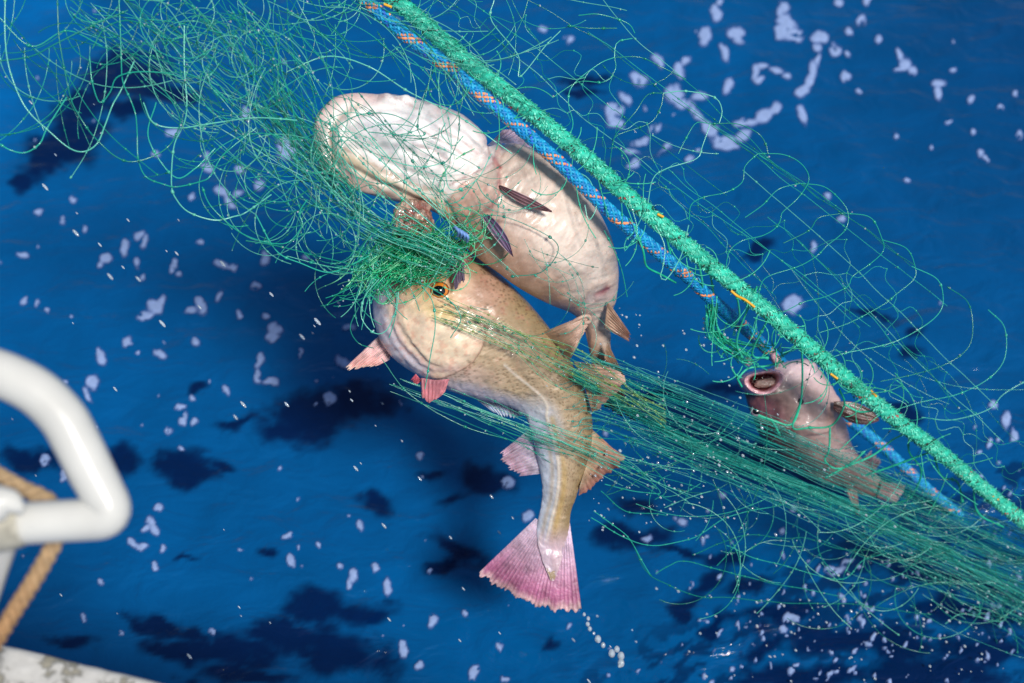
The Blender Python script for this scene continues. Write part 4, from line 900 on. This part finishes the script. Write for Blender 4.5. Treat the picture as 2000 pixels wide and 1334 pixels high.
for k in range(9):           # slack meshes lying further back, between the scallops and the ropes
    s_ = rng.uniform(0, 1); x = 1230 + 700 * s_ + rng.normal(0, 30); y = 330 + 480 * s_ + rng.normal(0, 35) - 10
    wander(T, x, y, 2.75 + 0.3 * s_ + rng.uniform(0, 0.1), rng.choice([0.7, 1.0, 0.85, 0.6]) + rng.normal(0, 0.2), rng.uniform(260, 520), rng.normal(0, 0.003), 0.0005, r=0.00055, kn=0.07, drop=0.2)
ND = {}
RX = np.array([700, 963, 1231, 1517, 1755, 2000, 2120]); RY = np.array([-60, 161, 387, 623, 823, 1018, 1110])
for j in range(5):        # diamond meshes hung from the green rope
    for i in range(-2, 16):
        x = 860 + 82 * (i + 0.5 * (j % 2)); y = float(np.interp(x, RX, RY)); o_ = 6 + 52 * j * (0.75 + 0.25 * math.sin(i * 0.9)) * min(1.0, 0.55 + (x - 850) / 1100)
        ND[i, j] = (x + 0.62 * o_ + rng.normal(0, 9), y - 0.78 * o_ + rng.normal(0, 9), 2.63 + max(0, x - 1100) / 900 * 0.36 + rng.normal(0, 0.01))
for (i, j), p0 in ND.items():
    for i2 in ((i, i + 1) if j % 2 else (i - 1, i)):
        if (i2, j + 1) in ND:
            p1 = ND[i2, j + 1]; sg_2 = rng.choice([-1, 1]) * rng.uniform(4, 16); dx_, dy_ = p1[0] - p0[0], p1[1] - p0[1]; l_ = math.hypot(dx_, dy_) + 1e-6
            m1 = (p0[0] + dx_ * .3 - dy_ / l_ * sg_2, p0[1] + dy_ * .3 + dx_ / l_ * sg_2, p0[2] * .7 + p1[2] * .3); m2 = (p0[0] + dx_ * .72 + dy_ / l_ * sg_2 * .6, p0[1] + dy_ * .72 - dx_ / l_ * sg_2 * .6, p0[2] * .3 + p1[2] * .7)
            strand(T, [p0, m1, m2, p1], r=0.00062, kn=0)
    if j: T.ball(P(*p0), 0.0021, TE[1])
for k in range(8):
    x = rng.uniform(850, 1300); y = (x - 850) * 0.72 - 60 + rng.normal(0, 30) - 40
    wander(T, x, y, 2.63, 0.65 + rng.normal(0, 0.5), rng.uniform(90, 260), rng.normal(0, 0.006), 0.001, r=0.0007, kn=0.06)
T.build("netting", M_NYLON, net, kind='stuff')
# upper left mass
T = Tubes()
for k in range(95):
    s_ = rng.beta(1.3, 1.1)
    x = 270 + 370 * s_ + rng.normal(0, 85 * (1 - 0.5 * s_)); y = -20 + 400 * s_ ** 1.3 + rng.normal(0, 50)
    if x > 640 and y > 170: x -= 80
    cv = rng.choice([-1, 1]) * rng.uniform(0.004, 0.022)
    wander(T, x, y, 2.42 + 0.14 * s_ + rng.normal(0, 0.05), rng.uniform(0, 6.28), rng.uniform(120, 380), cv, 0.0014, r=rng.uniform(0.0006, 0.0009), kn=0.06, drop=0.25)
for k in range(56):        # lines raking down to the fish
    x = rng.uniform(120, 620); y = rng.uniform(-20, 60); x1 = rng.normal(640, 60); y1 = rng.normal(330, 60)
    m_ = ((x + x1) / 2 + rng.normal(0, 30), (y + y1) / 2 + rng.normal(0, 25))
    strand(T, [(x, y, 2.45 + rng.normal(0, 0.03)), (*m_, 2.52), (x1, y1, 2.6 + rng.normal(0, 0.02))], r=0.0007, kn=0.09, noise_px=8, drop=0.25)
for k in range(26):
    x = rng.uniform(-30, 300); y = rng.uniform(-40, 120)
    wander(T, x, y, 2.42, rng.uniform(0, 1.8), rng.uniform(150, 350), rng.normal(0, 0.007), 0.0008, r=0.0008, kn=0.08)
for k in range(60):      # top band right to the ropes
    x = rng.uniform(520, 900); y = rng.uniform(-30, 60) + max(0, x - 700) * 0.55
    wander(T, x, y, 2.57, 0.7 + rng.normal(0, 0.5), rng.uniform(100, 300), rng.normal(0, 0.008), 0.001, r=0.0008, kn=0.07)
T.build("netting", M_NYLON, net, kind='stuff')
# the sleeve along the left side of the upper cod
T = Tubes()
for k in range(88):
    s0 = rng.uniform(-0.1, 0.75); s1 = s0 + rng.uniform(0.25, 0.7); off = rng.normal(14, 30)
    def pt(s, o):
        b0 = crom(np.array([(520, 180), (590, 270), (660, 360), (740, 430), (820, 470), (900, 500)], float), 50)
        i = int(np.clip(s, 0, 1) * 49); return b0[i, 0] - o * 0.62, b0[i, 1] + o * 0.78
    o1 = off * rng.uniform(0.2, 1.0)
    a0 = pt(s0, off); a1 = pt((s0 + s1) / 2, (off + o1) / 2 + rng.normal(0, 10)); a2 = pt(s1, o1)
    strand(T, [(*a0, 2.58 + rng.normal(0, 0.02)), (*a1, 2.59 + rng.normal(0, 0.015)), (*a2, 2.60 + rng.normal(0, 0.015))], r=rng.uniform(0.00065, 0.00095), kn=0.05, noise_px=9, drop=0.35)
for k in range(40):
    x = rng.uniform(440, 700); y = 250 + (x - 440) * 0.85 + rng.normal(0, 45)
    wander(T, x, y, 2.57, rng.uniform(0, 6.28), rng.uniform(100, 300), rng.choice([-1, 1]) * rng.uniform(0.005, 0.02), 0.001, r=0.0008, kn=0.06, drop=0.3)
for k in range(30):    # sparse strands lying over the throat and belly
    x = rng.uniform(640, 860); y = 190 + (x - 640) * 0.6 + rng.uniform(-30, 90)
    wander(T, x, y, 2.575, 0.85 + rng.normal(0, 0.35), rng.uniform(100, 280), rng.normal(0, 0.005), 0.0008, r=0.0006, kn=0.07)
for k in range(26):
    x = rng.uniform(880, 1150); y = 330 + (x - 880) * 0.9 + rng.uniform(-60, 60)
    wander(T, x, y, 2.598, rng.uniform(0.3, 1.4), rng.uniform(70, 200), rng.normal(0, 0.012), 0.0012, r=0.0005, kn=0.07)
T.build("netting", M_NYLON, net, kind='stuff')
# the tight knot of netting over the lower cod's snout
T = Tubes()
for k in range(430):
    t_ = rng.normal(0, 1); u_2 = rng.normal(0, 1)
    cx = 805 + 44 * t_; cy = 503 - 14 * t_ + 17 * u_2
    if math.hypot((cx - 815) / 42, (cy - 440) / 34) < 1: continue
    h_ = -0.35 + rng.normal(0, 0.45); l_ = rng.uniform(25, 58); bl2 = rng.normal(0, 22)
    strand(T, [(cx - l_ * math.cos(h_), cy - l_ * math.sin(h_), 2.655 + rng.normal(0, 0.02)), (cx + bl2 * math.sin(h_), cy + bl2, 2.635 + rng.normal(0, 0.018)), (cx + l_ * math.cos(h_), cy + l_ * math.sin(h_), 2.655 + rng.normal(0, 0.02))],
           r=rng.uniform(0.0006, 0.001), col=GR[rng.integers(0, 4)], kn=0.06, kr=0.0015, drop=0.25, noise_px=13)
for k in range(50):
    t_ = rng.uniform(0, 1); cx = 750 + 150 * t_ + rng.normal(0, 16); cy = 515 - 62 * t_ + rng.normal(0, 24)
    wander(T, cx, cy, 2.62 + rng.normal(0, 0.012), rng.uniform(0, 6.28), rng.uniform(60, 190), rng.choice([-1, 1]) * rng.uniform(0.01, 0.04), 0.002, r=0.0008, col=GR[rng.integers(0, 4)], kn=0.05, drop=0.35)
for k in range(70):
    cx = rng.normal(728, 14); cy = rng.uniform(440, 560)
    wander(T, cx, cy, 2.63, 1.5 + rng.normal(0, 0.9), rng.uniform(50, 130), rng.choice([-1, 1]) * rng.uniform(0.0, 0.02), 0.001, r=0.0008, kn=0.05)
T.build("net_tangle", M_NYLOOP, net, kind='stuff')
# streaming strands over the lower cod to the lower right
T = Tubes()
ST = [lin(22, 146, 136), lin(34, 164, 150), lin(16, 122, 120), lin(84, 190, 176)]  # darker teals: shade on the stream put into the strand colour
def dl(x): return 2.665 + np.clip((x - 900) / 1100, 0, 1) ** 1.15 * 0.62
for k in range(80):
    f_ = rng.beta(1.5, 1.1)
    bx = 1150 + 60 * f_; by = 680 + 190 * f_ ** 1.1
    ex_ = 2030; ey_ = 1035 + 190 * f_ + rng.normal(0, 12)
    x0 = rng.uniform(1080, 1300) if rng.random() < 0.78 else 900
    if x0 < 1080:
        sx, sy = 850 + 70 * rng.random(), 596 + 50 * f_ + rng.normal(0, 7)
        if f_ > 0.62: sx, sy = 1120, 830 + rng.normal(0, 30)
    else: sx, sy = x0, 668 + (x0 - 1080) * 0.42 + 150 * f_
    mx_ = 0.5 * (sx + ex_); my_ = 0.5 * (sy + ey_) - 18 + rng.normal(0, 9)
    o_ = rng.normal(0, 0.02)
    strand(T, [(sx, sy, dl(sx)), (0.6 * sx + 0.4 * bx + 40, 0.55 * sy + 0.45 * by, dl(bx) + o_ * 0.5), (mx_, my_, dl(mx_) + o_), (ex_, ey_, dl(ex_) + o_)], col=ST[rng.integers(0, 4)], r=rng.uniform(0.00045, 0.00065), kn=0.15, noise_px=4, drop=0.2)
for k in range(30):      # dense band
    y0 = 745 + rng.normal(0, 7); y2 = 1172 + rng.normal(0, 14)
    strand(T, [(1120, y0 - 15, dl(1120)), (1330, 855 + rng.normal(0, 8), dl(1330)), (1650, 985 + rng.normal(0, 7), dl(1650)), (2030, y2, dl(2000))], r=0.00075, kn=0.12, noise_px=5, col=ST[rng.integers(0, 4)], drop=0.15)
for k in range(18):    # threads across the lower cod's cheek
    sx = 840 + rng.uniform(0, 60); sy = 590 + rng.uniform(-15, 35)
    strand(T, [(sx, sy, 2.66), (sx + 110, sy + 45 + rng.normal(0, 8), 2.67), (1120 + rng.normal(0, 20), 725 + rng.normal(0, 22), 2.705), (1300, 815 + rng.normal(0, 24), 2.79)], r=0.0006, col=[lin(110, 180, 140), lin(60, 160, 120), lin(130, 170, 90)][k % 3], kn=0.05, noise_px=4, drop=0.3)
for k in range(64):    # irregular meshes crossing the stream
    x = rng.uniform(1180, 1980); y = 770 + (x - 1180) * 0.42 + rng.normal(0, 65)
    wander(T, x, y, float(dl(x)) + rng.uniform(-0.04, 0.03), rng.uniform(0, 3.14), rng.uniform(70, 230), rng.choice([-1, 1]) * rng.uniform(0.003, 0.02), 0.0014, r=0.0007, kn=0.07, drop=0.2, col=ST[k % 4])
for k in range(26):
    x = rng.uniform(860, 1150); y = 800 + (x - 860) * 0.35 + rng.normal(0, 14)
    strand(T, [(x - 100, y - 62, 2.74), (x + 60, y, 2.77), (x + 240, y + 70 + rng.normal(0, 20), 2.85)], r=0.0006, kn=0.09, noise_px=5)
T.build("netting", M_NYLON, net, kind='stuff')
# loose lower fringe
T = Tubes()
for pl in ([(1150,1010),(1250,1062),(1340,1055),(1420,1010),(1520,990),(1600,960)],[(1150,870),(1230,910),(1290,960),(1270,965),(1180,945)],[(1230,1060),(1260,1110),(1300,1140),(1370,1165),(1500,1175),(1640,1180),(1820,1200)],
           [(1285,1118),(1310,1105),(1350,1100),(1480,1130),(1640,1160)],[(1160,1000),(1230,1050),(1270,1120)],[(1420,1070),(1520,1100),(1640,1130),(1700,1090),(1820,1080),(1900,1110)],[(1350,1080),(1440,1050),(1560,1050),(1640,1070),(1750,1075)],
           [(1845,1220),(1880,1200),(1950,1215),(1965,1190)],[(1170,955),(1230,1000),(1300,1010)],[(1240,880),(1300,950),(1280,970)],[(1600,1000),(1600,1080),(1640,1130)],[(1700,1060),(1690,1110),(1760,1150),(1850,1140)],[(1400,1100),(1450,1050),(1460,1020)]):
    strand(T, [(x, y, float(dl(x)) + 0.03) for x, y in pl], r=0.0010, kn=0.045, noise_px=6, drop=0.3)
for k in range(50):
    x = rng.uniform(1180, 1990); y = 960 + (x - 1180) * 0.26 + rng.normal(0, 45)
    wander(T, x, y, float(dl(x)) + rng.uniform(-0.02, 0.06), rng.normal(0.3, 0.8), rng.uniform(90, 300), rng.choice([-1, 1]) * rng.uniform(0.001, 0.012), 0.0010, r=0.0008, kn=0.06, drop=0.3)
for k in range(70):
    x = rng.uniform(1650, 2010); y = 1010 + (x - 1650) * 0.35 + rng.normal(0, 60)
    wander(T, x, y, float(dl(x)) + rng.uniform(-0.02, 0.04), rng.normal(0.45, 0.2), rng.uniform(90, 300), rng.normal(0, 0.002), 0.0006, r=0.0006, kn=0.07, drop=0.2, col=ST[k % 4])
T.build("netting", M_NYLON, net, kind='stuff')
# twine hangings between the two ropes and round the third fish
T = Tubes()
TW = [lin(30, 176, 138), lin(52, 196, 158)]
for pl in ([(1300,460,2.67),(1310,500,2.7),(1320,540,2.75)],[(1240,440,2.64),(1255,490,2.66),(1262,520,2.69),(1290,535,2.72),(1320,552,2.75)],[(1365,510,2.69),(1372,560,2.75),(1360,570,2.8)],[(1440,580,2.72),(1445,620,2.8),(1430,640,2.84)],
           [(1500,620,2.76),(1470,690,2.86),(1500,700,2.9)],[(1565,680,2.8),(1568,740,2.9),(1562,790,3.0),(1545,830,3.02),(1510,822,3.02),(1480,812,3.02)],[(1562,790,3.0),(1548,835,3.02),(1580,835,3.02),(1625,830,3.02),(1650,790,2.95),(1640,760,2.9)],
           [(1510,822,3.02),(1525,850,3.03)],[(1480,812,3.02),(1520,825,3.02)],[(1650,790,2.95),(1680,805,2.95),(1715,800,2.93)],[(1620,835,3.03),(1618,880,3.06),(1610,900,3.07),(1640,915,3.08),(1700,890,3.08),(1740,860,3.05),(1765,845,3.0),(1768,820,2.96)],
           [(1610,935,3.08),(1660,905,3.08),(1690,880,3.08)],[(1780,830,2.97),(1775,880,3.06),(1800,920,3.12),(1780,970,3.18),(1745,985,3.2),(1700,1000,3.22)],[(1820,870,3.0),(1840,930,3.1),(1870,940,3.14),(1880,980,3.16)],[(1385,520,2.69),(1395,580,2.8)],
           [(1440,740,2.95),(1462,720,2.95),(1500,715,2.95),(1530,705,2.92)],[(1430,720,2.95),(1448,755,2.97)],[(1480,560,2.74),(1440,660,2.85),(1450,700,2.9)],[(1900,940,3.07),(1910,1000,3.16),(1960,1030,3.2)],[(1690,930,3.1),(1760,905,3.08),(1830,880,3.05)]):
    strand(T, pl, r=0.0021, col=TW[rng.integers(0, 2)], kn=0.12, kr=0.0034, noise_px=2, sides=6)
for k in range(24):      # bunched strands from the ropes down to the third fish's mouth
    strand(T, [(1392 + rng.normal(0, 6), 592 + rng.normal(0, 6), 2.79), (1400 + rng.normal(0, 8), 655 + rng.normal(0, 8), 2.86), (1470 + rng.normal(0, 26), 700 + rng.normal(0, 14), 2.95)], r=0.0011, col=TW[k % 2], kn=0.06, noise_px=5)
for k in range(26):
    wander(T, rng.uniform(1410, 1560), rng.uniform(655, 720), 2.92, rng.uniform(0, 6.28), rng.uniform(40, 120), rng.choice([-1, 1]) * rng.uniform(0.01, 0.05), 0.002, r=0.0011, col=TW[k % 2], kn=0.05)
for k in range(90):     # hanging loops and wrapped strands on the ropes
    s_ = rng.uniform(0, 1); i = int(s_ * (len(gp) - 1) * 0.8); x, y, d = [float(z) for z in proj(gp[i][None])]
    wander(T, x - 20 + rng.normal(0, 14), y + 8 + rng.normal(0, 12), float(d) - 0.03, 0.7 + rng.normal(0, 0.9), rng.uniform(40, 160), rng.choice([-1, 1]) * rng.uniform(0.0, 0.03), 0.002, r=0.0009, col=TW[k % 2] * 0.9, kn=0.05)
T.build("hanging_twine", M_TWINE, net, kind='stuff')
DROPS.build("clinging_droplets", M_DROP, net, kind='stuff')
# ------------------------------------------------------------------ small blue twine whipping
bt = thing("blue_twine", tuple(P(897, 458, 2.59)), "short blue twine lashing caught in the net between the two tangled cod", "twine")
for k in range(4):
    T = Tubes(); o_ = k * 6
    T.add(crom([P(886 + o_, 448 + o_ * .6, 2.60), P(889 + o_, 444 + o_ * .6, 2.585), P(896 + o_, 452 + o_ * .6, 2.58), P(894 + o_, 461 + o_ * .6, 2.60)], 14), 0.0028, lin(110, 150, 210), sides=8)
    T.build("twine_turn", M_TWINE, bt)

# ------------------------------------------------------------------ boat: gunwale, rail
def lathe_tube(name, pl, r, mat, parent, col, n=120, sides=32):
    c = crom(np.asarray(pl, float), n); T = Tubes(); T.add(P(c[:, 0], c[:, 1], c[:, 2]), r if np.ndim(r) == 0 else np.interp(np.linspace(0, 1, n), np.linspace(0, 1, len(r)), r), col, sides=sides); return T.build(name, mat, parent)
M_PAINT = simple("white_gloss_paint", rough=0.28, coat=0.3, noise_scale=9, noise_amt=0.10, bump=0.25, bscale=30, color=(0.60, 0.60, 0.565))
bo = thing("fishing_boat", tuple(P(60, 1150, 1.8)), "fishing boat side with bent white hand rail and chipped white gunwale", "boat")
rail_pl = [(-420,560,1.55),(-260,622,1.56),(-120,684,1.57),(-40,716,1.58),(20,738,1.58),(75,768,1.58),(122,815,1.58),(152,868,1.58),(178,920,1.58),(200,962,1.58),(213,988,1.58),(212,1003,1.58),(198,1012,1.58),(165,1015,1.58),(110,1018,1.58),(50,1022,1.58),(-30,1030,1.58),(-200,1046,1.58),(-420,1066,1.57)]
lathe_tube("hand_rail", rail_pl, [0.0262] * 9 + [0.0255] + [0.0235] * 9, M_PAINT, bo, lin(236, 236, 232), n=220)
M_PUTTY = simple("weathered_weld", rough=0.8, noise_scale=60, noise_amt=0.3, bump=0.8, bscale=90, color=(0.42, 0.40, 0.33))
lathe_tube("weld_collar", [(-30,1032,1.575),(0,1028,1.575),(30,1025,1.575),(46,1023,1.575)], [0.030, 0.0285, 0.0275, 0.024], M_PUTTY, bo, lin(150, 146, 132), n=30)
lathe_tube("rail_lug", [(-60,992,1.54),(-10,984,1.54),(18,982,1.54),(34,990,1.54),(40,1000,1.545)], [0.020, 0.0215, 0.021, 0.015, 0.004], M_PAINT, bo, lin(232, 232, 230), n=40)
lathe_tube("rail_post", [(12,1040,1.60),(-8,1100,1.64),(-40,1190,1.70),(-80,1290,1.78),(-110,1370,1.84)], [0.016, 0.017, 0.018, 0.02, 0.022], M_PAINT, bo, lin(222, 226, 230), n=40)
ZG = 1.24
E1 = onplane(0, 1252, ZG); E2 = onplane(345, 1338, ZG); ed = (E2 - E1) / np.linalg.norm(E2 - E1); inn_ = np.cross([0, 0, 1.0], ed); inn_ = inn_ / np.linalg.norm(inn_)
if inn_[1] > 0: inn_ = -inn_
ns = 240; sv = np.linspace(-1.6, 2.4, ns)
prof = []      # across the cap: outer lower edge, up over a rounded nose, across the top, down inside
for q_ in np.linspace(0, 1, 14): prof.append((0.012 - 0.012 * math.cos(q_ * math.pi / 2), -0.012 + 0.012 * math.sin(q_ * math.pi / 2)))
prof = [(0.0, -0.07)] + prof + [(x, 0.0) for x in np.linspace(0.016, 0.15, 24)] + [(0.157, -0.004), (0.16, -0.012), (0.16, -0.07)]
prof = np.array(prof); npf = len(prof)
gv = E1 + sv[:, None, None] * ed + prof[None, :, 0, None] * inn_ + prof[None, :, 1, None] * np.array([0, 0, 1.0])
gv = gv.reshape(-1, 3); nn_ = fbm(gv * [60, 60, 60], 301, 3); chip = sstep(0.25, 0.5, fbm(gv * 22, 303, 4)); gv[:, 2] += 0.0012 * nn_ - 0.0018 * chip
gv += (-inn_ * (0.002 * fbm(gv * 26, 305, 3))[:, None])
M_GUN, nt_, b_, N, L = material("chipped_white_paint")
tc = N("ShaderNodeTexCoord"); n1n = N("ShaderNodeTexNoise"); n1n.inputs["Scale"].default_value = 17; n1n.inputs["Detail"].default_value = 8; n1n.inputs["Roughness"].default_value = 0.62; L(tc.outputs["Object"], n1n.inputs["Vector"])
cr = N("ShaderNodeValToRGB"); cr.color_ramp.elements[0].position = 0.43; cr.color_ramp.elements[0].color = (0.20, 0.195, 0.17, 1); cr.color_ramp.elements[1].position = 0.47; cr.color_ramp.elements[1].color = (0.50, 0.49, 0.46, 1)
e = cr.color_ramp.elements.new(0.40); e.color = (0.30, 0.28, 0.22, 1); e = cr.color_ramp.elements.new(0.60); e.color = (0.60, 0.59, 0.56, 1)
L(n1n.outputs[0], cr.inputs[0]); L(cr.outputs[0], b_.inputs["Base Color"]); b_.inputs["Roughness"].default_value = 0.6
bpn = N("ShaderNodeBump"); bpn.inputs["Strength"].default_value = 0.8; bpn.inputs["Distance"].default_value = 0.003; L(cr.outputs[0], bpn.inputs["Height"]); L(bpn.outputs[0], b_.inputs["Normal"])
mesh_obj("gunwale", gv, gridfaces(ns, npf, False), M_GUN, bo)
hp = np.array([(0.012, -0.072), (0.012, -0.4), (0.03, -0.8), (0.06, -1.3), (0.10, -1.5), (0.14, -1.5), (0.10, -1.3), (0.07, -0.8), (0.05, -0.4), (0.05, -0.072)])
hv = (E1 + sv[:, None, None] * ed + hp[None, :, 0, None] * inn_ + hp[None, :, 1, None] * np.array([0, 0, 1.0])).reshape(-1, 3)
mesh_obj("hull_plating", hv, gridfaces(ns, len(hp), True), M_GUN, bo)

# ------------------------------------------------------------------ tan rope on the rail
tl_ = [(-160,860,1.66),(-60,898,1.65),(0,930,1.64),(45,955,1.635),(90,975,1.635),(112,1000,1.64),(112,1045,1.64),(95,1082,1.635),(65,1135,1.63),(30,1190,1.63),(-10,1255,1.635),(-60,1330,1.65)]
tp, ts = evenly(path3(tl_, 200), 0.004); tn = thing("tan_rope", tuple(tp[len(tp) // 2]), "tan three strand rope looped behind the white hand rail", "rope")
t, a, b = frame(tp); M_TAN = simple("tan_rope_fibre", rough=0.8, noise_scale=120, noise_amt=0.3, bump=0.8, bscale=400)
for k in range(3):
    ph = ts / 0.036 * 2 * math.pi + k * 2 * math.pi / 3; q = tp + (np.cos(ph)[:, None] * a + np.sin(ph)[:, None] * b) * 0.0052
    tt2 = sstep(0.2, 0.35, ts)[:, None]
    T = Tubes(); T.add(q, 0.0052, lin(172, 146, 112) * (1 - tt2) + lin(160, 124, 86) * tt2, sides=10); T.build("rope_strand", M_TAN, tn)

# ------------------------------------------------------------------ falling water
ORD = ["tiny drop clinging to the lower right corner of the pink tail fin", "small drop just below the tail fin corner, second in the trail", "small drop third from the tail fin in the falling trail", "small drop above the bend of the falling trail",
       "tiniest drop in the middle of the falling trail", "large drop in the middle of the trail, alone above the cluster", "medium drop between the lone large drop and the cluster", "large drop at the left of the bottom cluster",
       "topmost drop of the cluster at the trail's end", "large drop at the right of the bottom cluster", "lowest large drop of the cluster at the trail's end", "small drop touching the lowest large drop of the cluster"]
for k, (x, y, r) in enumerate([(1141,1200,3.5),(1149,1208,4),(1148,1219,4.5),(1152,1228,4.5),(1160,1237,3),(1168,1248,7),(1178,1260,5),(1195,1276,7.5),(1205,1268,6),(1213,1281,7.5),(1213,1295,7.5),(1210,1300,4)]):
    T = Tubes(); T.ball(P(x, y, 2.95 - 0.004 * k), r * 0.00105, WH, ax=UP * 1.0 + RT * -0.1, stretch=1.15)
    o = T.build("water_drop", M_DROP, None, label=ORD[k], cat="water drop", group="drops falling from the tail fin")
T = Tubes()
ddir = np.array([1.0, -1.15])
for (x, y, l) in [(215,540,16),(148,455,16),(250,430,8),(195,478,9),(345,495,9),(88,365,14),(435,515,14),(475,790,14),(460,815,12),(620,628,15),(590,658,14),(695,915,11),(750,1027,12),(317,632,14),(370,1282,13),(820,935,9),(905,1150,8),(270,545,14),(60,200,8),
                  (960,970,9),(975,1040,9),(530,575,9),(390,600,8),(760,1210,9),(1120,1250,9),(1150,1330,9),(880,1050,8),(560,790,10),(225,760,10),(660,590,9)] + [(rng.uniform(0, 1250), rng.uniform(200, 1300), rng.uniform(3, 7)) for _ in range(60)]:
    d = 2.5 + rng.uniform(0, 0.8); p0 = P(x, y, d); ax = RT * 1.0 - UP * 1.1 - FW * 0
    T.ball(p0, l * 0.00022, WH, ax=ax, stretch=2.8)
for k in range(230):      # spray where the net leaves the sea
    if k < 110: x = rng.uniform(1180, 2000); y = 830 + (x - 1180) * 0.45 + rng.normal(0, 90); d = float(dl(x)) + rng.uniform(-0.1, 0.1)
    else: x = rng.normal(1700, 200); y = rng.normal(1230, 70); d = 3.2
    T.ball(P(x, y, d), rng.uniform(0.0009, 0.0030), WH, ax=RT - UP, stretch=1.3)
for k in range(140):
    x = rng.uniform(1150, 1450); y = rng.uniform(600, 1050); T.ball(P(x, y, 2.85), rng.uniform(0.0008, 0.0028), WH, ax=RT - UP, stretch=1.2)
T.build("water_spray", M_DROP, None, kind='stuff', label='scattered fine drops of water falling from the net', cat='spray')
